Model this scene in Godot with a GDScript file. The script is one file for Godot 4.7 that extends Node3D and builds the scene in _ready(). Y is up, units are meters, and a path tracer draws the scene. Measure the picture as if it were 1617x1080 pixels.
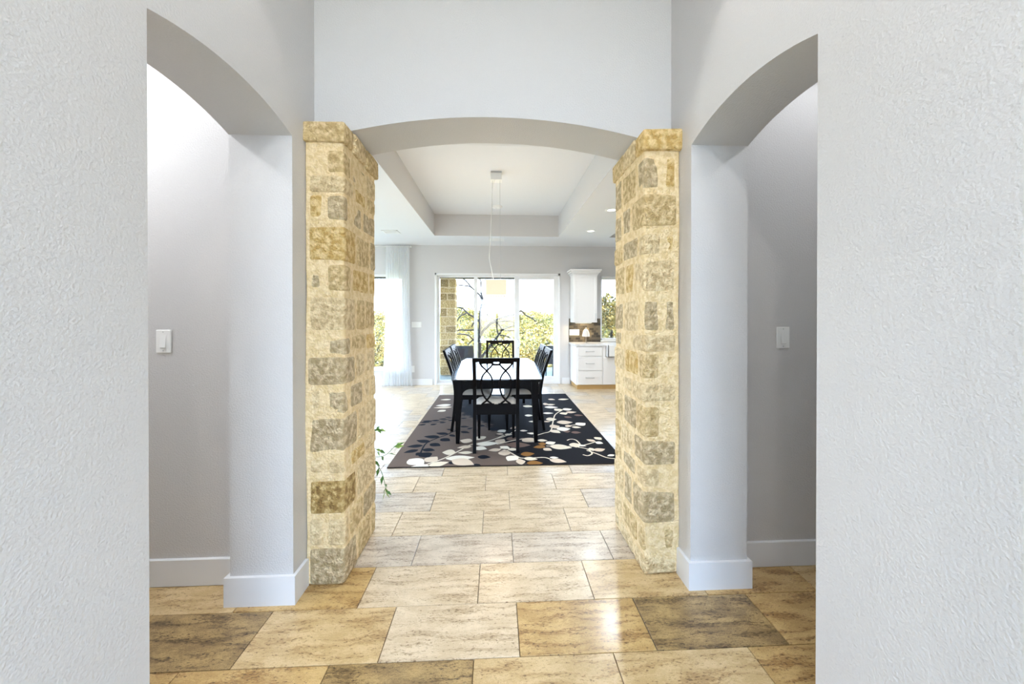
extends Node3D

# World: x to the right, y up, z towards the viewer; P(x, y, depth) puts depth into the picture.
const RUG_NAVY :=  [[-864, 4039, -1000, 3956, 100], [-840, 4167, -1013, 4139, 100], [-783, 4277, -949, 4350, 100], [-695, 4447, -890, 4484, 100], [-609, 4557, -763, 4609, 100], [-553, 4721, -656, 4758, 100], [-816, 4048, -676, 4007, 120], [-765, 4225, -640, 4146, 130], [-668, 4391, -553, 4305, 140], [-796, 3946, -853, 3874, 200], [-796, 3946, -707, 3815, 160], [-579, 4541, -512, 4452, 100], [-940, 5077, -1066, 5083, 100], [-965, 4990, -1057, 4942, 100], [-904, 5112, -1038, 5148, 100], [-807, 5163, -932, 5150, 100], [-896, 4952, -818, 5000, 120], [-790, 5052, -719, 5067, 120], [-721, 5235, -827, 5221, 100], [-666, 5311, -743, 5315, 100], [-689, 5158, -646, 5156, 100], [-489, 4865, -366, 4842, 100], [-458, 4655, -342, 4589, 100], [-379, 4745, -324, 4807, 100], [-516, 5245, -442, 5261, 100], [-476, 5531, -383, 5526, 100], [-259, 4904, -155, 4866, 120], [-201, 3812, -66, 3785, 130], [-229, 3617, -151, 3567, 100], [-484, 3676, -404, 3644, 120], [-73, 4795, 7, 4664, 160]]
const RUG_CREAM :=  [[-896, 3774, -725, 3631, 140], [-715, 3697, -623, 3832, 160], [-451, 3952, -589, 3947, 200], [-528, 3776, -232, 3793, 80], [-454, 3743, -228, 3608, 120], [-667, 3601, -485, 3686, 100], [-667, 3601, -840, 3582, 100], [-293, 4280, -435, 4326, 180], [-157, 4353, -248, 4440, 220], [-238, 4176, 24, 4213, 90], [-286, 4117, -444, 4077, 100], [-265, 3932, -420, 3928, 90], [-249, 4079, -112, 4026, 150], [40, 4007, -94, 3979, 120], [-800, 5725, -916, 5639, 140], [-760, 6066, -1002, 6016, 100], [-729, 5912, -1015, 5877, 80], [-809, 6455, -992, 6434, 100], [65, 4029, 114, 4110, 220], [78, 3830, 81, 3994, 140], [120, 4015, 236, 3987, 120], [194, 3814, 110, 3687, 160], [193, 3654, 288, 3668, 260], [277, 3748, 415, 3712, 110], [548, 3756, 633, 3742, 100], [539, 3696, 699, 3630, 110], [596, 4087, 834, 4016, 110], [563, 4163, 681, 4208, 150], [518, 4020, 597, 3947, 150], [884, 4173, 887, 4026, 150], [920, 4096, 1009, 4068, 100], [1149, 4212, 1062, 4282, 120], [1175, 4290, 1254, 4341, 200], [1146, 4186, 1215, 4144, 170], [1058, 3925, 1192, 3964, 120], [1033, 4007, 1049, 3914, 120], [1240, 3796, 1189, 3777, 100], [327, 4357, 432, 4220, 240], [479, 4283, 595, 4264, 120], [477, 4520, 375, 4555, 110], [699, 4792, 836, 4819, 240], [690, 4663, 796, 4535, 120], [774, 4690, 955, 4698, 160], [910, 4832, 963, 4813, 200], [991, 4778, 1105, 4740, 120], [1070, 4859, 1210, 4940, 160], [824, 4994, 1045, 4984, 140], [696, 5149, 848, 5142, 260], [533, 5044, 437, 5049, 120], [649, 5039, 745, 5034, 120], [994, 5594, 916, 5738, 150], [1030, 5662, 1183, 5701, 160], [1048, 5502, 1215, 5516, 110], [990, 5505, 1023, 5374, 160], [694, 5475, 855, 5468, 100], [766, 6046, 830, 6043, 300], [823, 5991, 965, 6010, 120], [765, 5842, 982, 5807, 110], [906, 6403, 1018, 6339, 140], [1075, 6354, 1270, 6386, 100], [32, 4694, 98, 4598, 180], [78, 4525, 2, 4543, 120], [96, 4509, 191, 4505, 140], [295, 4650, 392, 4645, 120], [204, 4815, 252, 4763, 300], [426, 5933, 595, 5875, 140], [408, 5362, 543, 5355, 140], [2, 4214, 84, 4341, 140]]
const RUG_BROWN :=  [[111, 4340, 249, 4361, 160], [106, 4154, 383, 4122, 120], [845, 4593, 936, 4604, 200], [936, 4558, 1058, 4538, 130], [982, 5273, 1081, 5209, 130], [1144, 5348, 1274, 5321, 120], [275, 4332, 347, 4329, 160]]
const RUG_GOLD :=  [[252, 3853, 400, 3868, 140], [298, 3620, 458, 3613, 130], [543, 4078, 406, 4048, 120], [561, 4150, 475, 4167, 180]]
const RUG_STEM_CREAM :=  [[-702, 3630, -545, 3787, -410, 3994, -290, 4178, -83, 4296, 80, 4481], [110, 3970, 202, 3813, 269, 3749, 477, 3759, 542, 3716], [562, 4089, 852, 4063, 1001, 4105, 1150, 4199], [831, 4266, 865, 4299, 910, 4297, 939, 4242, 947, 4120, 907, 4037], [907, 4037, 995, 3974, 1016, 3860, 990, 3808, 947, 3785, 913, 3811], [983, 3929, 1059, 3837, 1133, 3728, 1207, 3694], [450, 4435, 574, 4531, 685, 4632, 771, 4997, 865, 5382, 1014, 5639], [917, 4815, 1074, 4876], [2, 4372, 124, 4479, 248, 4684], [2, 3998, 53, 4042], [2, 4177, 228, 4308, 368, 4355]]
const RUG_STEM_NAVY :=  [[-820, 3947, -818, 4228, -725, 4407, -624, 4529, -571, 4630, -504, 4719], [-1066, 5083, -835, 5072, -652, 5291]]
const TREE :=  [[113, 78, -585, -152, -585, 102, -584, 468, -598, 778, -570, 1116, -570, 1397, -542, 1735, -494, 2002], [56, 14, -494, 2002, -584, 2185, -752, 2353, -920, 2521, -1087, 2717, -1199, 2786], [31, 11, -752, 2353, -920, 2479, -1171, 2506, -1380, 2519], [49, 14, -472, 2030, -556, 2353, -555, 2663, -611, 2775], [28, 11, -472, 1847, -303, 1946], [28, 11, -472, 1678, -275, 1481], [56, 17, -584, 1270, -780, 1439, -976, 1552, -1171, 1734, -1381, 1796], [28, 10, -780, 1285, -864, 1116], [37, 13, -598, 1003, -780, 1003, -1032, 990, -1256, 1004, -1381, 962], [37, 13, -598, 609, -809, 694, -976, 835, -1228, 878, -1395, 864], [28, 10, -1032, 1580, -1255, 1467, -1353, 1285], [85, 28, -584, 820, -416, 1031, -191, 1242, -22, 1340, 147, 1425, 373, 1481, 613, 1544], [34, 11, -191, 1242, 91, 1284, 317, 1318, 613, 1255], [85, 45, -557, 45, -360, 270, -107, 607, 63, 832, 175, 1002], [48, 17, 175, 1002, 373, 1086, 613, 1162], [45, 14, 175, 1002, 63, 1199, -135, 1397], [31, 11, 63, 832, 6, 1002, -8, 1228, -78, 1326], [34, 11, 91, 832, 373, 775, 514, 656], [31, 11, 260, 979, 613, 987], [31, 11, -781, 694, -893, 610, -977, 498], [34, 11, 613, 1544, 826, 1665, 996, 1510, 1223, 1396, 1337, 1283]]
const COURSES_LEFT :=  [[2, 2.265, 2.389], [1, 2.164, 2.249], [2, 2.012, 2.14], [1, 1.786, 1.963], [2, 1.622, 1.756], [1, 1.402, 1.579], [2, 1.274, 1.359], [1, 1.11, 1.244], [2, 0.945, 1.073], [1, 0.731, 0.914], [2, 0.614, 0.688], [1, 0.394, 0.571], [2, 0.216, 0.357], [1, 0.007, 0.191]]
const COURSES_RIGHT :=  [[2, 2.207, 2.391], [1, 2.004, 2.169], [2, 1.838, 1.946], [1, 1.622, 1.8], [2, 1.392, 1.571], [1, 1.284, 1.367], [2, 1.125, 1.259], [1, 0.998, 1.087], [2, 0.793, 0.959], [1, 0.627, 0.755], [2, 0.505, 0.595], [1, 0.3, 0.467], [2, 0.127, 0.255], [1, 0.005, 0.089]]
const KNOWN_TILES := [[0, -3, 2], [0, -2, 0], [0, -1, 4], [0, 0, 1], [0, 1, 2], [0, 2, 1], [1, -3, 0], [1, -2, 1], [1, -1, 4], [1, 0, 4], [1, 1, 0], [1, 2, 1], [-1, -1, 2], [-1, -2, 1], [-1, 0, 0], [-1, 1, 0], [-1, -3, 1], [-1, 2, 1], [2, 0, 3], [2, 1, 3], [2, -1, 3], [2, -2, 3]]

var rng := RandomNumberGenerator.new()
var used := {}
var M := {}
var noise := FastNoiseLite.new()


# ---------------------------------------------------------------- helpers
func P(x: float, y: float, d: float) -> Vector3:
	return Vector3(x, y, -d)


func new_st(smooth := false) -> SurfaceTool:
	var st := SurfaceTool.new()
	st.begin(Mesh.PRIMITIVE_TRIANGLES)
	st.set_smooth_group(0 if smooth else -1)
	return st


func tri(st: SurfaceTool, a: Vector3, b: Vector3, c: Vector3) -> void:
	st.add_vertex(a)
	st.add_vertex(c)
	st.add_vertex(b)


func quad(st: SurfaceTool, a: Vector3, b: Vector3, c: Vector3, d: Vector3) -> void:
	tri(st, a, b, c)
	tri(st, a, c, d)


# a convex face, turned away from the point c
func face(st: SurfaceTool, pts: Array, c: Vector3) -> void:
	var n: Vector3 = (pts[1] - pts[0]).cross(pts[2] - pts[0])
	var flip: bool = n.dot(pts[0] - c) < 0.0
	for i in range(1, pts.size() - 1):
		if flip:
			tri(st, pts[0], pts[i + 1], pts[i])
		else:
			tri(st, pts[0], pts[i], pts[i + 1])


func box(st: SurfaceTool, lo: Vector3, hi: Vector3, r := 0.0) -> void:
	var a := Vector3(minf(lo.x, hi.x), minf(lo.y, hi.y), minf(lo.z, hi.z))
	var b := Vector3(maxf(lo.x, hi.x), maxf(lo.y, hi.y), maxf(lo.z, hi.z))
	var c := (a + b) / 2.0
	var h := (b - a) / 2.0
	r = minf(r, minf(h.x, minf(h.y, h.z)) * 0.9)
	for ax in 3:
		var u := (ax + 1) % 3
		var v := (ax + 2) % 3
		for s: float in [-1.0, 1.0]:
			var pts := []
			for k: Array in [[-1, -1], [1, -1], [1, 1], [-1, 1]]:
				var p := Vector3.ZERO
				p[ax] = s * h[ax]
				p[u] = k[0] * (h[u] - r)
				p[v] = k[1] * (h[v] - r)
				pts.append(c + p)
			face(st, pts, c)
			if r > 0.0:
				for t: float in [-1.0, 1.0]:
					var e := []
					for k: Array in [[0, -1], [0, 1], [1, 1], [1, -1]]:
						var p := Vector3.ZERO
						p[ax] = s * (h[ax] if k[0] == 0 else h[ax] - r)
						p[u] = t * (h[u] - r if k[0] == 0 else h[u])
						p[v] = k[1] * (h[v] - r)
						e.append(c + p)
					face(st, e, c)
	if r > 0.0:
		for sx: float in [-1.0, 1.0]:
			for sy: float in [-1.0, 1.0]:
				for sz: float in [-1.0, 1.0]:
					face(st, [c + Vector3(sx * h.x, sy * (h.y - r), sz * (h.z - r)), c + Vector3(sx * (h.x - r), sy * h.y, sz * (h.z - r)), c + Vector3(sx * (h.x - r), sy * (h.y - r), sz * h.z)], c)


# polygon in two axes pushed along the third; where(u, v, t) gives the point
func prism(st: SurfaceTool, poly: PackedVector2Array, t0: float, t1: float, where: Callable) -> void:
	if Geometry2D.is_polygon_clockwise(poly):
		poly = poly.duplicate()
		poly.reverse()
	var o: Vector3 = where.call(0.0, 0.0, 0.0)
	var eu: Vector3 = where.call(1.0, 0.0, 0.0) - o
	var ev: Vector3 = where.call(0.0, 1.0, 0.0) - o
	var et: Vector3 = where.call(0.0, 0.0, 1.0) - o
	var right := eu.cross(ev).dot(et) * signf(t1 - t0) > 0.0
	var ids := Geometry2D.triangulate_polygon(poly)
	for i in range(0, ids.size(), 3):
		var a := poly[ids[i]]
		var b := poly[ids[i + 1]]
		var c := poly[ids[i + 2]]
		if (b - a).cross(c - a) < 0.0:
			var k := b
			b = c
			c = k
		var bot := [where.call(a.x, a.y, t0), where.call(b.x, b.y, t0), where.call(c.x, c.y, t0)]
		var top := [where.call(a.x, a.y, t1), where.call(b.x, b.y, t1), where.call(c.x, c.y, t1)]
		if right:
			tri(st, top[0], top[1], top[2])
			tri(st, bot[0], bot[2], bot[1])
		else:
			tri(st, top[0], top[2], top[1])
			tri(st, bot[0], bot[1], bot[2])
	for i in poly.size():
		var a := poly[i]
		var b := poly[(i + 1) % poly.size()]
		if right:
			quad(st, where.call(a.x, a.y, t0), where.call(b.x, b.y, t0), where.call(b.x, b.y, t1), where.call(a.x, a.y, t1))
		else:
			quad(st, where.call(a.x, a.y, t1), where.call(b.x, b.y, t1), where.call(b.x, b.y, t0), where.call(a.x, a.y, t0))


func tube(st: SurfaceTool, pts: Array, radii: Array, sides := 8, cap := true) -> void:
	var rings := []
	var side := Vector3.ZERO
	for i in pts.size():
		var d: Vector3 = (pts[mini(i + 1, pts.size() - 1)] - pts[maxi(i - 1, 0)]).normalized()
		if side == Vector3.ZERO:
			side = d.cross(Vector3(0.31, 0.77, 0.55)).normalized()
		side = (side - d * side.dot(d)).normalized()
		var up := d.cross(side)
		var r: float = radii[i] if radii.size() > 1 else radii[0]
		var ring := []
		for k in sides:
			var a := TAU * k / sides
			ring.append(pts[i] + (side * cos(a) + up * sin(a)) * r)
		rings.append(ring)
	for i in rings.size() - 1:
		for k in sides:
			var k2 := (k + 1) % sides
			quad(st, rings[i][k], rings[i][k2], rings[i + 1][k2], rings[i + 1][k])
	if cap:
		for k in range(1, sides - 1):
			tri(st, rings[0][0], rings[0][k + 1], rings[0][k])
			var e: Array = rings[-1]
			tri(st, e[0], e[k], e[k + 1])


# profile of [radius, y] turned about the y axis through c
func lathe(st: SurfaceTool, c: Vector3, prof: Array, sides := 24) -> void:
	for i in prof.size() - 1:
		for k in sides:
			var a := TAU * k / sides
			var b := TAU * (k + 1) / sides
			var p := [prof[i], prof[i + 1]]
			var v := []
			for e: Array in [[0, a], [0, b], [1, b], [1, a]]:
				var r: float = p[e[0]][0]
				v.append(c + Vector3(cos(e[1]) * r, p[e[0]][1], sin(e[1]) * r))
			tri(st, v[0], v[2], v[1])
			tri(st, v[0], v[3], v[2])


# strip of width w and depth t along 2-D points, bent into place by where(u, v, t)
func ribbon(st: SurfaceTool, pts: Array, w: float, t: float, where: Callable) -> void:
	var l := []
	var r := []
	for i in pts.size():
		var d: Vector2 = (pts[mini(i + 1, pts.size() - 1)] - pts[maxi(i - 1, 0)]).normalized()
		var n := Vector2(-d.y, d.x) * w / 2.0
		l.append(pts[i] + n)
		r.append(pts[i] - n)
	for i in pts.size() - 1:
		var c := Vector3.ZERO
		var v := []
		for k: Array in [[l, 0, -1], [l, 1, -1], [r, 1, -1], [r, 0, -1], [l, 0, 1], [l, 1, 1], [r, 1, 1], [r, 0, 1]]:
			var p: Vector2 = k[0][i + k[1]]
			var x: Vector3 = where.call(p.x, p.y, k[2] * t / 2.0)
			v.append(x)
			c += x / 8.0
		face(st, [v[0], v[1], v[2], v[3]], c)
		face(st, [v[4], v[5], v[6], v[7]], c)
		face(st, [v[0], v[1], v[5], v[4]], c)
		face(st, [v[3], v[2], v[6], v[7]], c)
		if i == 0:
			face(st, [v[0], v[3], v[7], v[4]], c)
		if i == pts.size() - 2:
			face(st, [v[1], v[2], v[6], v[5]], c)


func spline(pts: Array, steps := 8) -> Array:
	var out := []
	for i in pts.size() - 1:
		var p0 = pts[maxi(i - 1, 0)]
		var p3 = pts[mini(i + 2, pts.size() - 1)]
		for k in steps:
			out.append(pts[i].cubic_interpolate(pts[i + 1], p0, p3, float(k) / steps))
	out.append(pts[-1])
	return out


# a block with rounded edges and an uneven surface
func rough_block(st: SurfaceTool, lo: Vector3, hi: Vector3, r: float, rough: float, cell: float, seed_at: float) -> void:
	var c := (lo + hi) / 2.0
	var h := (hi - lo).abs() / 2.0
	r = minf(r, minf(h.x, minf(h.y, h.z)) * 0.8)
	var cuts := []
	for ax in 3:
		var a := [-h[ax], -h[ax] + r * 0.3]
		var inner := 2.0 * (h[ax] - r)
		var n := maxi(1, int(round(inner / cell)))
		for k in n + 1:
			a.append(-h[ax] + r + inner * k / n)
		a.append(h[ax] - r * 0.3)
		a.append(h[ax])
		cuts.append(a)
	var shape := func(p: Vector3) -> Vector3:
		var inn := Vector3(clampf(p.x, -h.x + r, h.x - r), clampf(p.y, -h.y + r, h.y - r), clampf(p.z, -h.z + r, h.z - r))
		var d := p - inn
		var o := p
		if d.length() > 1e-6:
			d = d.normalized()
			o = inn + d * r
		var s := (c + o) * 22.0 + Vector3(seed_at, seed_at * 1.7, -seed_at)
		var bump := noise.get_noise_3d(s.x, s.y, s.z) * 1.5 + noise.get_noise_3d(s.x * 2.7, s.y * 2.7, s.z * 2.7) * 0.8
		var slide := Vector3(noise.get_noise_3d(s.y, s.z, s.x + 90.0), noise.get_noise_3d(s.z, s.x, s.y + 50.0), noise.get_noise_3d(s.x, s.z, s.y + 20.0))
		return c + o + d * bump * rough + slide * rough
	for ax in 3:
		var u := (ax + 1) % 3
		var v := (ax + 2) % 3
		for s: float in [-1.0, 1.0]:
			for i in cuts[u].size() - 1:
				for j in cuts[v].size() - 1:
					var pts := []
					for k: Array in [[0, 0], [1, 0], [1, 1], [0, 1]]:
						var p := Vector3.ZERO
						p[ax] = s * h[ax]
						p[u] = cuts[u][i + k[0]]
						p[v] = cuts[v][j + k[1]]
						pts.append(shape.call(p))
					if s > 0:
						quad(st, pts[0], pts[1], pts[2], pts[3])
					else:
						quad(st, pts[0], pts[3], pts[2], pts[1])


func numbered(called: String) -> String:
	used[called] = used.get(called, 0) + 1
	return called if used[called] == 1 else "%s_%03d" % [called, used[called] - 1]


func commit(st: SurfaceTool) -> ArrayMesh:
	st.generate_normals()
	return st.commit()


func put(called: String, mesh: Mesh, m: Material, parent: Node3D) -> MeshInstance3D:
	var o := MeshInstance3D.new()
	o.name = called
	o.mesh = mesh
	o.material_override = m
	parent.add_child(o, true)
	return o


func part(called: String, st: SurfaceTool, m: Material, parent: Node3D) -> MeshInstance3D:
	return put(called, commit(st), m, parent)


func pbox(called: String, lo: Vector3, hi: Vector3, r: float, m: Material, parent: Node3D) -> MeshInstance3D:
	var st := new_st()
	box(st, lo, hi, r)
	return part(called, st, m, parent)


func tag(o: Node, label: String, category: String, group := "", kind := "") -> void:
	if label:
		o.set_meta("label", label)
	if category:
		o.set_meta("category", category)
	if group:
		o.set_meta("group", group)
	if kind:
		o.set_meta("kind", kind)


func thing(called: String, label: String, category: String, at := Vector3.ZERO, turn := 0.0, group := "") -> Node3D:
	var o := Node3D.new()
	o.name = numbered(called)
	add_child(o)
	o.position = at
	o.rotation.y = turn
	tag(o, label, category, group)
	return o


func struct(called: String, st: SurfaceTool, m: Material, label := "") -> MeshInstance3D:
	var o := part(numbered(called), st, m, self)
	tag(o, label, "", "", "structure")
	return o


# ---------------------------------------------------------------- materials
func mat(called: String, c: Color, rough := 0.6, metal := 0.0) -> StandardMaterial3D:
	var m := StandardMaterial3D.new()
	m.resource_name = called
	m.albedo_color = c
	m.roughness = rough
	m.metallic = metal
	M[called] = m
	return m


func rgb8(r: int, g: int, b: int) -> Color:
	return Color8(r, g, b)


func ntex(freq: float, size: int, sd: int, ramp: Array = [], normal := 0.0, octaves := 4) -> NoiseTexture2D:
	var f := FastNoiseLite.new()
	f.noise_type = FastNoiseLite.TYPE_SIMPLEX_SMOOTH
	f.seed = sd
	f.frequency = freq
	f.fractal_octaves = octaves
	var t := NoiseTexture2D.new()
	t.width = size
	t.height = size
	t.seamless = true
	t.noise = f
	if normal > 0.0:
		t.as_normal_map = true
		t.bump_strength = normal
	if ramp:
		var g := Gradient.new()
		g.offsets = PackedFloat32Array()
		g.colors = PackedColorArray()
		var offs := PackedFloat32Array()
		var cols := PackedColorArray()
		for k: Array in ramp:
			offs.append(k[0])
			cols.append(k[1])
		g.offsets = offs
		g.colors = cols
		t.color_ramp = g
	return t


func triplanar(m: StandardMaterial3D, per_metre: float) -> void:
	m.uv1_triplanar = true
	m.uv1_world_triplanar = true
	m.uv1_scale = Vector3.ONE * per_metre


func with_bump(m: StandardMaterial3D, t: Texture2D, scale: float) -> void:
	m.normal_enabled = true
	m.normal_texture = t
	m.normal_scale = scale


func make_materials() -> void:
	var peel := ntex(0.045, 512, 3, [], 5.0, 3)
	var w := mat("wall_paint", rgb8(206, 204, 203), 0.55)
	triplanar(w, 3.6)
	with_bump(w, peel, 0.5)
	w = mat("ceiling_paint", rgb8(228, 229, 231), 0.7)
	triplanar(w, 2.3)
	with_bump(w, peel, 0.3)
	mat("trim_paint", rgb8(228, 229, 231), 0.32)
	mat("cabinet_paint", rgb8(236, 234, 232), 0.35)
	mat("white_plastic", rgb8(240, 240, 238), 0.35)
	mat("white_frame", rgb8(236, 236, 236), 0.35)
	var bump := ntex(0.075, 512, 11, [], 9.0, 5)
	# limestone
	var tones := {
		"stone_tan": [rgb8(210, 184, 135), rgb8(230, 206, 160), rgb8(188, 160, 110)],
		"stone_grey": [rgb8(197, 176, 140), rgb8(224, 204, 166), rgb8(173, 152, 113)],
		"stone_ochre": [rgb8(217, 187, 127), rgb8(235, 208, 153), rgb8(197, 160, 94)],
		"stone_brown": [rgb8(179, 149, 92), rgb8(212, 185, 130), rgb8(147, 116, 65)],
		"stone_pale": [rgb8(224, 200, 156), rgb8(239, 219, 178), rgb8(202, 176, 132)],
		"mortar": [rgb8(235, 211, 166), rgb8(242, 220, 178), rgb8(226, 200, 150)],
	}
	var sd := 20
	for k: String in tones:
		sd += 1
		var t: Array = tones[k]
		var m := mat(k, Color.WHITE, 0.9)
		m.albedo_texture = ntex(0.028, 512, sd, [[0.0, t[2]], [0.36, t[2]], [0.46, t[0]], [0.56, t[0]], [0.68, t[1]], [1.0, t[1]]], 0.0, 6)
		triplanar(m, 1.4)
		with_bump(m, bump, 1.3 if k != "mortar" else 0.8)
	mat("black_wood", rgb8(8, 7, 9), 0.38).metallic_specular = 0.2
	var tt := mat("table_gloss", rgb8(20, 20, 24), 0.16)
	tt.clearcoat_enabled = true
	tt.clearcoat = 1.0
	tt.clearcoat_roughness = 0.1
	var sf := mat("seat_fabric", rgb8(196, 188, 178), 0.42)
	sf.rim_enabled = true
	sf.rim = 0.4
	mat("steel", rgb8(196, 198, 200), 0.3, 1.0)
	mat("chrome", rgb8(220, 220, 222), 0.15, 1.0)
	mat("dark_metal", rgb8(40, 40, 42), 0.5, 0.4)
	mat("joint", rgb8(120, 100, 74), 0.9)
	var g := mat("glass", Color(0.3, 0.34, 0.34, 0.04), 0.02)
	g.transparency = BaseMaterial3D.TRANSPARENCY_ALPHA
	var cur := mat("sheer", Color(0.95, 0.96, 0.97, 0.88), 0.8)
	cur.transparency = BaseMaterial3D.TRANSPARENCY_ALPHA
	cur.cull_mode = BaseMaterial3D.CULL_DISABLED
	cur.backlight_enabled = true
	cur.backlight = Color(0.9, 0.9, 0.9)
	var lamp := mat("lamp_glow", rgb8(255, 255, 250), 0.5)
	lamp.emission_enabled = true
	lamp.emission = rgb8(255, 250, 240)
	lamp.emission_energy_multiplier = 2.2
	var sh := mat("pendant_glow", rgb8(150, 124, 100), 0.5)
	sh.emission_enabled = true
	sh.emission = rgb8(255, 226, 198)
	sh.emission_energy_multiplier = 0.5
	var qz := mat("quartz", rgb8(238, 238, 238), 0.2)
	qz.albedo_texture = ntex(0.02, 256, 61, [[0.0, rgb8(226, 226, 226)], [0.5, rgb8(240, 240, 240)], [1.0, rgb8(248, 248, 248)]])
	triplanar(qz, 2.0)
	# outdoors
	var co := mat("concrete", Color.WHITE, 0.9)
	co.albedo_texture = ntex(0.02, 256, 71, [[0.0, rgb8(112, 118, 110)], [1.0, rgb8(142, 146, 136)]])
	triplanar(co, 0.7)
	var so := mat("dry_grass", Color.WHITE, 0.95)
	so.albedo_texture = ntex(0.03, 512, 72, [[0.0, rgb8(104, 96, 46)], [0.5, rgb8(146, 134, 74)], [1.0, rgb8(170, 156, 100)]], 0.0, 5)
	triplanar(so, 0.25)
	mat("bark", rgb8(26, 21, 18), 0.95)
	mat("fascia", rgb8(58, 56, 56), 0.8)
	mat("patio_fabric", rgb8(34, 44, 56), 0.8)
	var lf := mat("leaf", Color.WHITE, 0.7)
	lf.vertex_color_use_as_albedo = true
	lf.backlight_enabled = true
	lf.backlight = Color(0.5, 0.5, 0.5)
	mat("plant_leaf", rgb8(74, 118, 52), 0.5)
	mat("plant_leaf_young", rgb8(150, 180, 84), 0.5)
	mat("terracotta", rgb8(150, 96, 66), 0.85)
	mat("soil", rgb8(58, 44, 34), 0.95)


# ---------------------------------------------------------------- travertine floor
func travertine(sd: int, base: Color, light: Color, vein: Color, pit: Color) -> ImageTexture:
	var w := 768
	var h := 384
	var im := Image.create(w, h, false, Image.FORMAT_RGB8)
	var n := FastNoiseLite.new()
	n.seed = sd
	n.fractal_octaves = 4
	n.frequency = 1.0
	var f := FastNoiseLite.new()
	f.seed = sd + 7
	f.fractal_octaves = 3
	f.frequency = 1.0
	for y in h:
		for x in w:
			var u := float(x) / w * 1.22
			var v := float(y) / h * 0.61
			var wob := n.get_noise_2d(u * 4.0, v * 6.0) * 0.02
			var band := f.get_noise_2d(u * 2.6, (v + wob) * 22.0)
			var fine := n.get_noise_2d(u * 30.0 + 40.0, (v + wob) * 130.0)
			var grain := f.get_noise_2d(u * 150.0, v * 220.0)
			var cloud := f.get_noise_2d(u * 5.0 + 9.0, v * 9.0)
			var c := base.lerp(light, clampf(0.5 + cloud * 1.0 + fine * 0.9 + grain * 0.9, 0.0, 1.0))
			c = c.lerp(vein, clampf((band + fine * 0.8 - 0.08) * 1.7, 0.0, 0.75))
			var p := n.get_noise_2d(u * 34.0 + 7.0, v * 95.0 + 3.0) + band * 0.35 + grain * 0.25
			c = c.lerp(pit, clampf((p - 0.38) * 4.0, 0.0, 0.75))
			im.set_pixel(x, y, c)
	return ImageTexture.create_from_image(im)


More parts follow.
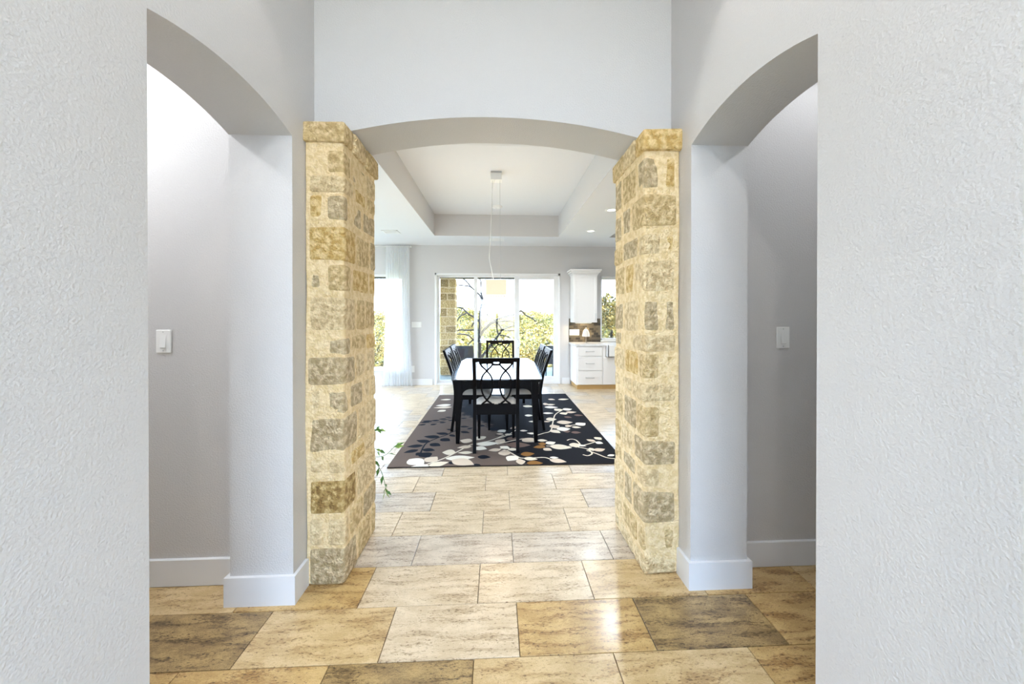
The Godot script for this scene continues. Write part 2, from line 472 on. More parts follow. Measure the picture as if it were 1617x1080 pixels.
func make_floor() -> void:
	var kinds := [
		travertine(31, rgb8(206, 188, 152), rgb8(228, 214, 184), rgb8(178, 154, 116), rgb8(116, 94, 70)),
		travertine(32, rgb8(194, 172, 126), rgb8(222, 204, 162), rgb8(154, 124, 82), rgb8(92, 70, 48)),
		travertine(33, rgb8(138, 120, 90), rgb8(182, 162, 122), rgb8(92, 76, 54), rgb8(58, 45, 34)),
		travertine(34, rgb8(198, 188, 172), rgb8(222, 214, 200), rgb8(166, 152, 136), rgb8(116, 100, 88)),
		travertine(35, rgb8(212, 198, 172), rgb8(232, 221, 200), rgb8(186, 168, 140), rgb8(128, 108, 86)),
	]
	var mats := []
	for t: Texture2D in kinds:
		var m := mat("travertine_%d" % mats.size(), [Color(0.93, 0.87, 0.77), Color(0.93, 0.86, 0.75), Color(1.0, 0.95, 0.86), Color(0.97, 0.945, 0.92), Color(0.96, 0.925, 0.88)][mats.size()], 0.32)
		m.albedo_texture = t
		m.clearcoat_enabled = true
		m.clearcoat = 0.35
		m.clearcoat_roughness = 0.18
		mats.append(m)
	var st := new_st()
	box(st, P(-6.2, -0.2, -2.6), P(5.2, -0.012, 8.1))
	var fl := struct("floor", st, M["joint"], "travertine tile floor laid in staggered rows")
	# six cut-outs of the stone for each kind of tile
	var meshes := []
	for k in 6:
		var w := 0.6065
		var l := 0.2995
		var ou := (k % 3) * 0.25
		var ov := (k / 3) * 0.5
		var s := new_st()
		var hw := w / 2.0
		var hl := l / 2.0
		var b := 0.0015
		var c := Vector3(0, -0.006, 0)
		var uvq := func(pts: Array) -> void:
			var nn: Vector3 = (pts[1] - pts[0]).cross(pts[2] - pts[0])
			var order := [0, 1, 2, 0, 2, 3] if nn.dot(pts[0] - c) < 0.0 else [0, 2, 1, 0, 3, 2]
			for i: int in order:
				var p: Vector3 = pts[i]
				s.set_uv(Vector2(ou + (p.x / w + 0.5) * 0.5, ov + (p.z / l + 0.5) * 0.5))
				s.add_vertex(p)
		var y0 := -0.012
		uvq.call([Vector3(-hw + b, 0, -hl + b), Vector3(hw - b, 0, -hl + b), Vector3(hw - b, 0, hl - b), Vector3(-hw + b, 0, hl - b)])
		for e: Array in [[[-1, -1], [1, -1]], [[1, -1], [1, 1]], [[1, 1], [-1, 1]], [[-1, 1], [-1, -1]]]:
			var a0 := Vector3(e[0][0] * (hw - b), 0, e[0][1] * (hl - b))
			var a1 := Vector3(e[1][0] * (hw - b), 0, e[1][1] * (hl - b))
			var b0 := Vector3(e[0][0] * hw, -b, e[0][1] * hl)
			var b1 := Vector3(e[1][0] * hw, -b, e[1][1] * hl)
			uvq.call([a0, a1, b1, b0])
			uvq.call([b0, b1, Vector3(b1.x, y0, b1.z), Vector3(b0.x, y0, b0.z)])
		meshes.append(commit(s))
	var row0 := 1.573
	var n := 0
	rng.seed = 5
	for r in range(-3, 21):
		var d0 := row0 + r * 0.3025
		var off := 0.10 if posmod(r, 2) == 0 else -0.10
		var reach := 2.25 if d0 < 2.1 else 3.3
		for k in range(-7, 7):
			var x := off + (k + 0.5) * 0.61
			if absf(x) - 0.305 > reach:
				continue
			var pick := rng.randf()
			var kind := 0 if pick < 0.48 else (1 if pick < 0.66 else (3 if pick < 0.94 else 2))
			if d0 > 2.4 and kind < 2:
				kind = 4
			if d0 > 2.4 and kind == 2:
				kind = 3
			# tiles whose tone the photograph shows
			for f: Array in KNOWN_TILES:
				if f[0] == r and f[1] == k:
					kind = f[2]
			var o := put("tile", meshes[rng.randi() % 6], mats[kind], fl)
			o.position = P(x, 0, d0 + 0.15125)
			if rng.randf() < 0.5:
				o.rotation.y = PI
			n += 1
	# the same stone beyond what the tiles cover
	var far := new_st()
	for a: Array in [[-6.2, -2.6, 5.2, 0.665], [-6.2, 0.665, -2.25, 2.48], [2.25, 0.665, 5.2, 2.48], [-6.2, 2.48, -3.3, 8.1], [3.3, 2.48, 5.2, 8.1]]:
		box(far, P(a[0], -0.012, a[1]), P(a[2], -0.002, a[3]))
	var fm := mat("travertine_far", Color.WHITE, 0.35)
	fm.albedo_texture = kinds[0]
	triplanar(fm, 0.8)
	part("tile_field", far, fm, fl).set_meta("kind", "stuff")


# ---------------------------------------------------------------- shell of the house
func arc(x0: float, x1: float, y: float, rise: float, n := 24) -> Array:
	var half := (x1 - x0) / 2.0
	var r := (half * half + rise * rise) / (2.0 * rise)
	var c := Vector2((x0 + x1) / 2.0, y + rise - r)
	var out := []
	for i in n + 1:
		var x := x0 + (x1 - x0) * i / n
		out.append(Vector2(x, c.y + sqrt(maxf(r * r - (x - c.x) * (x - c.x), 0.0))))
	return out


func make_shell() -> void:
	var wm: Material = M["wall_paint"]
	var cm: Material = M["ceiling_paint"]
	# side walls of the foyer with an arched opening to each hall
	for s: float in [-1.0, 1.0]:
		var poly := PackedVector2Array([Vector2(-2.4, 0), Vector2(1.148, 0)])
		for p: Vector2 in arc(1.148, 1.925, 2.405, 0.062 if s < 0 else 0.072):
			poly.append(p)
		for p: Array in [[1.925, 0], [2.48, 0], [2.48, 3.7], [-2.4, 3.7]]:
			poly.append(Vector2(p[0], p[1]))
		var st := new_st()
		prism(st, poly, 1.05, 1.365, func(u, v, t): return P(s * t, v, u))
		struct("wall_left" if s < 0 else "wall_right", st, wm, "grey textured foyer wall with an arched opening to the %s hall" % ("left" if s < 0 else "right"))
		# hall: end wall, near wall, far end, ceiling
		st = new_st()
		box(st, P(s * 1.36, 0, 2.08), P(s * 6.2, 3.2, 2.48))
		struct("wall_hall_left" if s < 0 else "wall_hall_right", st, wm, "grey textured hall wall with a light switch")
		st = new_st()
		box(st, P(s * 1.36, 0, 0.85), P(s * 4.4, 3.2, 1.0))
		box(st, P(s * 4.3, 0, 0.85), P(s * 4.45, 3.2, 2.1))
		struct("wall_hall_left" if s < 0 else "wall_hall_right", st, wm, "plain grey hall wall round the corner")
		st = new_st()
		box(st, P(s * 1.3, 3.06, 0.85), P(s * 4.45, 3.2, 2.12))
		struct("ceiling", st, cm, "hall ceiling")
		# baseboards
		var b := new_st()
		prism(b, PackedVector2Array([Vector2(1.033, 1.908), Vector2(1.386, 1.908), Vector2(1.386, 2.067), Vector2(1.366, 2.067), Vector2(1.366, 1.926), Vector2(1.051, 1.926), Vector2(1.051, 2.047), Vector2(1.033, 2.047)]), 0.0, 0.148, func(u, v, t): return P(s * u, t, v))
		struct("baseboard_left" if s < 0 else "baseboard_right", b, M["trim_paint"], "white baseboard wrapped round the arch pier")
		b = new_st()
		box(b, P(s * 1.38, 0, 2.066), P(s * 4.3, 0.15, 2.09), 0.004)
		struct("baseboard_left" if s < 0 else "baseboard_right", b, M["trim_paint"], "white baseboard along the hall wall")
	# beam wall over the pillars
	var poly := PackedVector2Array([Vector2(-1.06, 3.7), Vector2(-1.06, 2.53), Vector2(-0.9, 2.53)])
	for p: Vector2 in arc(-0.87, 0.87, 2.545, 0.107, 36):
		poly.append(p)
	for p: Array in [[0.9, 2.53], [1.06, 2.53], [1.06, 3.7]]:
		poly.append(Vector2(p[0], p[1]))
	var st := new_st()
	prism(st, poly, 2.155, 2.48, func(u, v, t): return P(u, v, t))
	struct("wall_front", st, wm, "grey wall over the shallow arch between the stone pillars")
	st = new_st()
	box(st, P(-1.4, 3.66, -2.6), P(1.4, 3.8, 2.5))
	struct("ceiling", st, cm, "foyer ceiling")
	# entrance wall behind the viewer, with glazed doors and a transom
	st = new_st()
	box(st, P(-1.4, 0, -2.4), P(-0.92, 3.7, -2.6))
	box(st, P(0.92, 0, -2.4), P(1.4, 3.7, -2.6))
	box(st, P(-0.92, 2.44, -2.4), P(0.92, 2.6, -2.6))
	box(st, P(-0.92, 3.5, -2.4), P(0.92, 3.7, -2.6))
	struct("wall_entrance", st, wm, "entrance wall")
	var dr := Node3D.new()
	dr.name = numbered("door_2")
	add_child(dr)
	tag(dr, "glazed double entrance door with a transom", "", "", "structure")
	st = new_st()
	for a: Array in [[-0.92, 0, -0.86, 2.44], [0.86, 0, 0.92, 2.44], [-0.05, 0, 0.05, 2.44], [-0.86, 0, -0.05, 0.3], [0.05, 0, 0.86, 0.3], [-0.86, 2.34, 0.86, 2.44], [-0.92, 2.6, -0.86, 3.5], [0.86, 2.6, 0.92, 3.5], [-0.86, 2.6, 0.86, 2.66], [-0.86, 3.44, 0.86, 3.5]]:
		box(st, P(a[0], a[1], -2.46), P(a[2], a[3], -2.54), 0.004)
	part("door_frame", st, M["dark_metal"], dr)
	for a: Array in [[-0.86, 0.3, -0.05, 2.34], [0.05, 0.3, 0.86, 2.34], [-0.86, 2.66, 0.86, 3.44]]:
		pbox("pane", P(a[0], a[1], -2.497), P(a[2], a[3], -2.503), 0.0, M["glass"], dr)
	# far wall of the dining room, with its openings
	st = new_st()
	for a: Array in [[-6.2, 0, -5.0, 3.1], [-5.0, 0, -2.0, 0.33], [-5.0, 2.38, -2.0, 3.1], [-2.0, 0, -1.33, 3.1], [-1.33, 2.4, 1.372, 3.1], [1.372, 0, 2.27, 3.1], [2.27, 0, 4.3, 0.94], [2.27, 2.36, 4.3, 3.1], [4.3, 0, 5.2, 3.1]]:
		box(st, P(a[0], a[1], 7.9), P(a[2], a[3], 8.08))
	struct("wall_back", st, wm, "grey far wall with a glass sliding door and windows")
	st = new_st()
	for a: Array in [[2.1, 0, 2.8, 3.1], [7.6, 0, 8.08, 3.1], [2.8, 0, 7.6, 0.15], [2.8, 2.75, 7.6, 3.1]]:
		box(st, P(-6.2, a[1], a[0]), P(-6.0, a[3], a[2]))
	struct("wall_living_left", st, wm, "living room side wall")
	st = new_st()
	box(st, P(5.0, 0, 2.1), P(5.2, 3.1, 8.08))
	struct("wall_kitchen_right", st, wm, "kitchen side wall")
	# ceiling with two raised trays
	st = new_st()
	for a: Array in [[-6.2, 2.2, 5.2, 3.25], [-6.2, 3.25, -1.18, 6.95], [1.182, 3.25, 2.165, 6.95], [4.5, 3.25, 5.2, 6.95], [-6.2, 6.95, 5.2, 8.08]]:
		box(st, P(a[0], 3.0, a[1]), P(a[2], 3.12, a[3]))
	struct("ceiling", st, cm, "white ceiling band around the raised trays")
	for a: Array in [[-1.18, 1.182], [2.165, 4.5]]:
		st = new_st()
		box(st, P(a[0] - 0.1, 3.0006, 3.15), P(a[0] + 0.004, 3.5, 7.05))
		box(st, P(a[1] - 0.004, 3.0006, 3.15), P(a[1] + 0.1, 3.5, 7.05))
		box(st, P(a[0], 3.0006, 3.15), P(a[1], 3.5, 3.254))
		box(st, P(a[0], 3.0006, 6.946), P(a[1], 3.5, 7.05))
		struct("ceiling", st, wm, "grey side of the raised ceiling tray")
		st = new_st()
		box(st, P(a[0] - 0.1, 3.405, 3.15), P(a[1] + 0.1, 3.52, 7.05))
		struct("ceiling", st, cm, "flat top of the raised ceiling tray")
	# baseboards of the far wall
	st = new_st()
	box(st, P(-6.0, 0, 7.885), P(-1.38, 0.13, 7.905), 0.003)
	box(st, P(1.42, 0, 7.885), P(1.6, 0.13, 7.905), 0.003)
	struct("baseboard_back", st, M["trim_paint"], "white baseboard along the far wall")
	# window of the living room, out of view to the left
	var lw := Node3D.new()
	lw.name = "window_3"
	add_child(lw)
	tag(lw, "wide living room window in the side wall", "", "", "structure")
	st = new_st()
	for a: Array in [[2.8, 0.15, 2.86, 2.75], [7.54, 0.15, 7.6, 2.75], [2.8, 0.15, 7.6, 0.21], [2.8, 2.69, 7.6, 2.75], [4.37, 0.15, 4.43, 2.75], [5.97, 0.15, 6.03, 2.75]]:
		box(st, P(-6.13, a[1], a[0]), P(-6.06, a[3], a[2]), 0.003)
	part("window_frame", st, M["white_frame"], lw)
	for k in 3:
		pbox("pane", P(-6.1, 0.19, 2.84 + k * 1.6), P(-6.095, 2.71, 4.36 + k * 1.6), 0.0, M["glass"], lw)
	make_slider()
	make_window("window_1", -5.0, -2.0, 0.33, 2.38, 3, "tall window behind the sheer curtain")
	make_window("window_2", 2.27, 4.3, 0.94, 2.36, 2, "kitchen window over the sink")


func make_window(called: String, x0: float, x1: float, y0: float, y1: float, n: int, label: String) -> void:
	var w := Node3D.new()
	w.name = called
	add_child(w)
	tag(w, label, "", "", "structure")
	var st := new_st()
	box(st, P(x0, y0, 7.96), P(x0 + 0.05, y1, 8.03), 0.003)
	box(st, P(x1 - 0.05, y0, 7.96), P(x1, y1, 8.03), 0.003)
	box(st, P(x0, y0, 7.96), P(x1, y0 + 0.05, 8.03), 0.003)
	box(st, P(x0, y1 - 0.05, 7.96), P(x1, y1, 8.03), 0.003)
	for k in range(1, n):
		var x := lerpf(x0, x1, float(k) / n)
		box(st, P(x - 0.025, y0, 7.965), P(x + 0.025, y1, 8.025), 0.003)
	part("window_frame", st, M["white_frame"], w)
	for k in n:
		pbox("pane", P(lerpf(x0, x1, float(k) / n) + 0.02, y0 + 0.04, 7.993), P(lerpf(x0, x1, float(k + 1) / n) - 0.02, y1 - 0.04, 7.998), 0.0, M["glass"], w)
	pbox("window_sill", P(x0, y0 - 0.02, 7.87), P(x1, y0 + 0.004, 7.97), 0.003, M["white_frame"], w)


func make_slider() -> void:
	var d := Node3D.new()
	d.name = "door_1"
	add_child(d)
	tag(d, "white framed three panel sliding glass door", "", "", "structure")
	var st := new_st()
	box(st, P(-1.335, 0, 7.89), P(-1.295, 2.405, 8.06), 0.003)
	box(st, P(1.335, 0, 7.89), P(1.378, 2.405, 8.06), 0.003)
	box(st, P(-1.335, 2.36, 7.89), P(1.378, 2.405, 8.06), 0.003)
	box(st, P(-1.335, 0, 7.9), P(1.378, 0.03, 8.06), 0.003)
	part("door_frame", st, M["white_frame"], d)
	# [left, right, depth, stile width, bottom rail, top rail]
	for a: Array in [[-1.3, -0.425, 8.02, 0.05, 0.055, 0.035], [-0.5, 0.45, 8.0, 0.065, 0.055, 0.035], [0.39, 1.34, 7.94, 0.1, 0.13, 0.075]]:
		var panel := Node3D.new()
		panel.name = "door_panel"
		d.add_child(panel, true)
		st = new_st()
		var z: float = a[2]
		box(st, P(a[0], 0.03, z - 0.02), P(a[0] + a[3], 2.36, z + 0.02), 0.003)
		box(st, P(a[1] - a[3], 0.03, z - 0.02), P(a[1], 2.36, z + 0.02), 0.003)
		box(st, P(a[0] + a[3], 0.03, z - 0.02), P(a[1] - a[3], 0.03 + a[4], z + 0.02), 0.003)
		box(st, P(a[0] + a[3], 2.36 - a[5], z - 0.02), P(a[1] - a[3], 2.36, z + 0.02), 0.003)
		part("sash", st, M["white_frame"], panel)
		pbox("pane", P(a[0] + a[3] - 0.01, 0.03 + a[4] - 0.01, z - 0.003), P(a[1] - a[3] + 0.01, 2.36 - a[5] + 0.01, z + 0.003), 0.0, M["glass"], panel)
		if a[0] > 0.0:
			st = new_st(true)
			tube(st, spline([P(0.45, 0.79, 7.92), P(0.47, 0.80, 7.885), P(0.5, 0.88, 7.875), P(0.47, 0.96, 7.885), P(0.45, 0.975, 7.92)], 5), [0.008], 8)
			part("door_handle", st, M["steel"], panel)


# ---------------------------------------------------------------- stone pillars
func make_pillar(s: float, courses: Array, label: String) -> void:
	var t := thing("stone_pillar", label, "pillar", P(s * 0.945, 0, 2.3))
	var at := t.position
	var w := func(x: float, y: float, d: float) -> Vector3: return P(s * x, y, d) - at
	noise.seed = 77 if s < 0 else 88
	rng.seed = 40 if s < 0 else 41
	var st := new_st(true)
	var a: Vector3 = w.call(1.05, 0.0, 2.045)
	var b: Vector3 = w.call(0.842, 2.53, 2.56)
	rough_block(st, Vector3(minf(a.x, b.x), a.y, minf(a.z, b.z)), Vector3(maxf(a.x, b.x), b.y, maxf(a.z, b.z)), 0.016, 0.0035, 0.03, 3.0 * s)
	part("mortar", st, M["mortar"], t)
	var names := ["stone_tan", "stone_grey", "stone_ochre", "stone_pale", "stone_tan", "stone_pale", "stone_grey"]
	var add := func(called: String, x0: float, x1: float, y0: float, y1: float, d0: float, d1: float, m: String, r: float) -> void:
		var s2 := new_st(true)
		var lo: Vector3 = w.call(x0, y0, d0)
		var hi: Vector3 = w.call(x1, y1, d1)
		rough_block(s2, Vector3(minf(lo.x, hi.x), y0, minf(lo.z, hi.z)), Vector3(maxf(lo.x, hi.x), y1, maxf(lo.z, hi.z)), r, 0.0065, 0.03, rng.randf() * 60.0)
		part(called, s2, M[m], t)
	var i := 0
	for c: Array in courses:
		var y0: float = c[1] - 0.006
		var y1: float = c[2] + 0.006
		var pick := func() -> String: return names[rng.randi() % names.size()]
		var inner := 0.8385 + rng.randf_range(-0.003, 0.003)
		var m: String = pick.call()
		if s < 0 and (i == 11 or i == 9):
			m = "stone_brown" if i == 11 else "stone_grey"
		if s > 0 and i == 8:
			m = "stone_tan"
		var split: float
		if c[0] == 1:
			split = 2.05 + rng.randf_range(0.13, 0.19)
			add.call("stone", 1.028, inner, y0, y1, 2.0395, split, m, 0.018)
		else:
			split = 2.05 + rng.randf_range(0.05, 0.1)
			add.call("stone", 1.026, 0.957, y0 + 0.01, y1, 2.041, 2.13, pick.call(), 0.02)
			add.call("stone", 0.93, inner, y0, y1 - 0.004, 2.04, split, pick.call(), 0.018)
		# stones along the inner side
		var d := split + 0.025
		while d < 2.50:
			var e := d + rng.randf_range(0.12, 0.26)
			if 2.56 - e < 0.09:
				e = 2.557
			var hy := rng.randf_range(-0.006, 0.006)
			add.call("stone", 0.93, 0.8375 + rng.randf_range(-0.003, 0.003), y0 + 0.004 + hy, y1 + hy, d, e, pick.call(), 0.018)
			d = e + 0.024
		i += 1
	# cap stones, standing a little proud
	add.call("cap_stone", 1.078, 1.058, 2.432, 2.542, 2.025, 2.12, "stone_pale", 0.012)
	add.call("cap_stone", 1.06, 0.828, 2.428, 2.546, 2.022, 2.16, "stone_tan" if s < 0 else "stone_ochre", 0.016)
	add.call("cap_stone", 1.04, 0.825, 2.43, 2.543, 2.166, 2.36, "stone_pale", 0.014)
	add.call("cap_stone", 1.04, 0.823, 2.425, 2.545, 2.366, 2.585, "stone_tan", 0.016)


# ---------------------------------------------------------------- small fittings
func light_switch(at: Vector3, label: String) -> void:
	var t := thing("light_switch", label, "switch", at)
	pbox("plate", Vector3(-0.04, -0.063, 0), Vector3(0.04, 0.063, 0.007), 0.003, M["white_plastic"], t)
	var st := new_st()
	prism(st, PackedVector2Array([Vector2(0.036, 0.007), Vector2(-0.034, 0.014), Vector2(-0.036, 0.007), Vector2(-0.036, 0.004), Vector2(0.036, 0.004)]), -0.015, 0.015, func(u, v, k): return Vector3(k, u, v))
	part("rocker", st, M["white_plastic"], t)
	for y: float in [-0.051, 0.051]:
		st = new_st()
		tube(st, [Vector3(0, y, 0.006), Vector3(0, y, 0.0085)], [0.003], 8)
		part("screw", st, M["steel"], t)


func wall_plate(called: String, at: Vector3, w: float, h: float, n: int, label: String, category: String) -> void:
	var t := thing(called, label, category, at)
	pbox("plate", Vector3(-w / 2, -h / 2, 0), Vector3(w / 2, h / 2, 0.007), 0.003, M["white_plastic"], t)
	for k in n:
		var x := (k - (n - 1) / 2.0) * 0.046
		if called == "power_outlet":
			for y: float in [-0.02, 0.02]:
				pbox("socket", Vector3(-0.016, y - 0.014, 0.006), Vector3(0.016, y + 0.014, 0.010), 0.004, M["white_plastic"], t)
		else:
			pbox("rocker", Vector3(x - 0.015, -0.033, 0.006), Vector3(x + 0.015, 0.033, 0.012), 0.003, M["white_plastic"], t)


func can_light(x: float, y: float, d: float, energy: float, half: float, label: String, color := Color(1, 0.96, 0.9), blend := 0.6) -> void:
	var t := thing("recessed_light", label, "ceiling light", P(x, y, d), 0.0, "recessed ceiling lights")
	var st := new_st(true)
	lathe(st, Vector3.ZERO, [[0.058, -0.002], [0.062, -0.008], [0.085, -0.008], [0.09, -0.003], [0.09, 0.0]], 28)
	part("trim_ring", st, M["white_plastic"], t)
	st = new_st(true)
	lathe(st, Vector3.ZERO, [[0.0, -0.003], [0.06, -0.003]], 28)
	part("lens", st, M["lamp_glow"], t)
	var l := SpotLight3D.new()
	l.name = "beam"
	l.light_color = color
	l.light_energy = energy
	l.light_size = 0.055
	l.spot_angle = half
	l.spot_angle_attenuation = blend
	l.spot_range = 12.0
	l.shadow_enabled = true
	t.add_child(l)
	l.position = Vector3(0, -0.02, 0)
	l.rotation.x = -PI / 2


func foyer_lamp() -> void:
	var t := thing("foyer_lamp", "round glass bowl lamp on the foyer ceiling above the viewer", "lamp", P(0, 3.66, -0.45))
	var st := new_st(true)
	lathe(st, Vector3.ZERO, [[0.0, 0.0], [0.09, 0.0], [0.09, -0.02], [0.03, -0.04], [0.012, -0.05], [0.012, -0.14], [0.0, -0.14]], 24)
	part("stem", st, M["steel"], t)
	st = new_st(true)
	lathe(st, Vector3.ZERO, [[0.0, -0.13], [0.2, -0.13], [0.205, -0.15], [0.18, -0.2], [0.11, -0.25], [0.0, -0.27]], 32)
	part("bowl", st, M["lamp_glow"], t)
	var o := OmniLight3D.new()
	o.name = "glow"
	o.light_color = Color(1.0, 0.98, 0.95)
	o.light_energy = 0.62
	o.light_size = 0.06
	o.omni_range = 12.0
	o.shadow_enabled = true
	t.add_child(o)
	o.position = Vector3(0, -0.2, 0)


func vent(at: Vector3, w: float, l: float, label: String) -> void:
	var t := thing("ceiling_vent", label, "vent", at)
	var st := new_st()
	box(st, Vector3(-w / 2, -0.012, -l / 2), Vector3(-w / 2 + 0.025, 0, l / 2), 0.003)
	box(st, Vector3(w / 2 - 0.025, -0.012, -l / 2), Vector3(w / 2, 0, l / 2), 0.003)
	box(st, Vector3(-w / 2, -0.012, -l / 2), Vector3(w / 2, 0, -l / 2 + 0.025), 0.003)
	box(st, Vector3(-w / 2, -0.012, l / 2 - 0.025), Vector3(w / 2, 0, l / 2), 0.003)
	part("frame", st, M["white_plastic"], t)
	pbox("backing", Vector3(-w / 2 + 0.01, -0.003, -l / 2 + 0.01), Vector3(w / 2 - 0.01, 0, l / 2 - 0.01), 0.0, M["steel"], t)
	var n := 6
	for k in n:
		var z := lerpf(-l / 2 + 0.04, l / 2 - 0.04, float(k) / (n - 1))
		pbox("slat", Vector3(-w / 2 + 0.02, -0.010, z - 0.008), Vector3(w / 2 - 0.02, -0.006, z + 0.008), 0.0, M["white_plastic"], t)


# ---------------------------------------------------------------- dining set
func chair_z(y: float) -> float:
	var k := [[0.0, -0.285], [0.2, -0.258], [0.42, -0.24], [0.55, -0.245], [0.75, -0.285], [1.03, -0.385]]
	for i in k.size() - 1:
		if y <= k[i + 1][0]:
			var f: float = (y - k[i][0]) / (k[i + 1][0] - k[i][0])
			var m0: float = (k[mini(i + 1, 5)][1] - k[maxi(i - 1, 0)][1]) / (k[mini(i + 1, 5)][0] - k[maxi(i - 1, 0)][0])
			var m1: float = (k[mini(i + 2, 5)][1] - k[i][1]) / (k[mini(i + 2, 5)][0] - k[i][0])
			var h: float = k[i + 1][0] - k[i][0]
			var f2 := f * f
			var f3 := f2 * f
			return (2 * f3 - 3 * f2 + 1) * k[i][1] + (f3 - 2 * f2 + f) * h * m0 + (-2 * f3 + 3 * f2) * k[i + 1][1] + (f3 - f2) * h * m1
	return -0.385


func make_chair(label: String) -> Node3D:
	var t := thing("dining_chair", label, "chair", Vector3.ZERO, 0.0, "dining chairs round the table")
	var bw: Material = M["black_wood"]
	var bend := func(u: float, v: float, k: float) -> Vector3: return Vector3(u, v, chair_z(v) + k)
	for s: float in [-1.0, 1.0]:
		var pts := []
		for i in 15:
			pts.append(Vector2(s * 0.232, 1.03 * i / 14.0))
		var st := new_st()
		ribbon(st, pts, 0.036, 0.034, bend)
		part("rear_leg", st, bw, t)
		st = new_st()
		var c := Vector3(s * 0.205, 0.2, 0.19)
		var p := []
		for k: Array in [[-1, -1], [1, -1], [1, 1], [-1, 1]]:
			p.append([c + Vector3(k[0] * 0.013, -0.2, k[1] * 0.013), c + Vector3(k[0] * 0.021, 0.2, k[1] * 0.021)])
		for i in 4:
			face(st, [p[i][0], p[(i + 1) % 4][0], p[(i + 1) % 4][1], p[i][1]], c)
		face(st, [p[0][0], p[1][0], p[2][0], p[3][0]], c)
		face(st, [p[0][1], p[1][1], p[2][1], p[3][1]], c)
		part("front_leg", st, bw, t)
	var st := new_st()
	for a: Array in [[[-0.23, 0.40, -0.25], [0.23, 0.47, -0.22]], [[-0.225, 0.40, 0.17], [0.225, 0.46, 0.21]], [[-0.235, 0.40, -0.23], [-0.205, 0.46, 0.19]], [[0.205, 0.40, -0.23], [0.235, 0.46, 0.19]]]:
		box(st, Vector3(a[0][0], a[0][1], a[0][2]), Vector3(a[1][0], a[1][1], a[1][2]), 0.003)
	part("seat_frame", st, bw, t)
	# upholstered seat: a cushion with a crown
	st = new_st(true)
	var grid := []
	var n := 14
	for i in n + 1:
		var row := []
		for j in n + 1:
			var u := float(i) / n * 2.0 - 1.0
			var v := float(j) / n * 2.0 - 1.0
			var wd := lerpf(0.215, 0.24, (v + 1.0) / 2.0)
			var e := (1.0 - pow(absf(u), 5.0)) * (1.0 - pow(absf(v), 5.0))
			row.append(Vector3(u * wd, 0.462 + 0.055 * pow(maxf(e, 0.0), 0.45), -0.005 + v * 0.225))
		grid.append(row)
	for i in n:
		for j in n:
			quad(st, grid[i][j], grid[i][j + 1], grid[i + 1][j + 1], grid[i + 1][j])
	for i in n:
		for e: Array in [[grid[i][0], grid[i + 1][0]], [grid[i][n], grid[i + 1][n]], [grid[0][i], grid[0][i + 1]], [grid[n][i], grid[n][i + 1]]]:
			face(st, [e[0], e[1], e[1] + Vector3(0, -0.015, 0), e[0] + Vector3(0, -0.015, 0)], Vector3(0, 0.46, 0))
	part("seat", st, M["seat_fabric"], t)
	# back: rails and two interlaced ovals
	st = new_st()
	var rail := []
	for i in 9:
		rail.append(Vector2(lerpf(-0.23, 0.23, i / 8.0), 1.008))
	ribbon(st, rail, 0.044, 0.03, bend)
	part("top_rail", st, bw, t)
	st = new_st()
	ribbon(st, [Vector2(-0.22, 0.487), Vector2(0.22, 0.487)], 0.045, 0.028, bend)
	part("lower_rail", st, bw, t)
	st = new_st()
	ribbon(st, [Vector2(-0.182, 0.978), Vector2(-0.03, 0.978)], 0.026, 0.022, bend)
	ribbon(st, [Vector2(0.03, 0.978), Vector2(0.182, 0.978)], 0.026, 0.022, bend)
	ribbon(st, [Vector2(-0.05, 0.957), Vector2(0.05, 0.957)], 0.02, 0.022, bend)
	part("splat_bar", st, bw, t)
	for s: float in [-1.0, 1.0]:
		st = new_st()
		ribbon(st, [Vector2(s * 0.16, 0.505), Vector2(s * 0.022, 0.505)], 0.03, 0.022, bend)
		part("splat_foot", st, bw, t)
	for s: float in [-1.0, 1.0]:
		for m: float in [-1.0, 1.0]:
			st = new_st()
			var cx := s * 0.1
			var path := spline([Vector2(cx - m * 0.07, 0.972), Vector2(cx - m * 0.045, 0.935), Vector2(cx, 0.888), Vector2(cx + m * 0.048, 0.82), Vector2(cx + m * 0.063, 0.73), Vector2(cx + m * 0.045, 0.63), Vector2(cx, 0.558), Vector2(cx - m * 0.045, 0.522), Vector2(cx - m * 0.062, 0.50)], 5)
			ribbon(st, path, 0.017, 0.02 + 0.002 * m, bend)
			part("lattice_strand", st, bw, t)
	return t


func copy(root: Node3D, at: Vector3, turn: float, label: String) -> Node3D:
	var c: Node3D = root.duplicate()
	c.name = numbered(String(root.name))
	add_child(c)
	c.position = at
	c.rotation.y = turn
	c.set_meta("label", label)
	return c


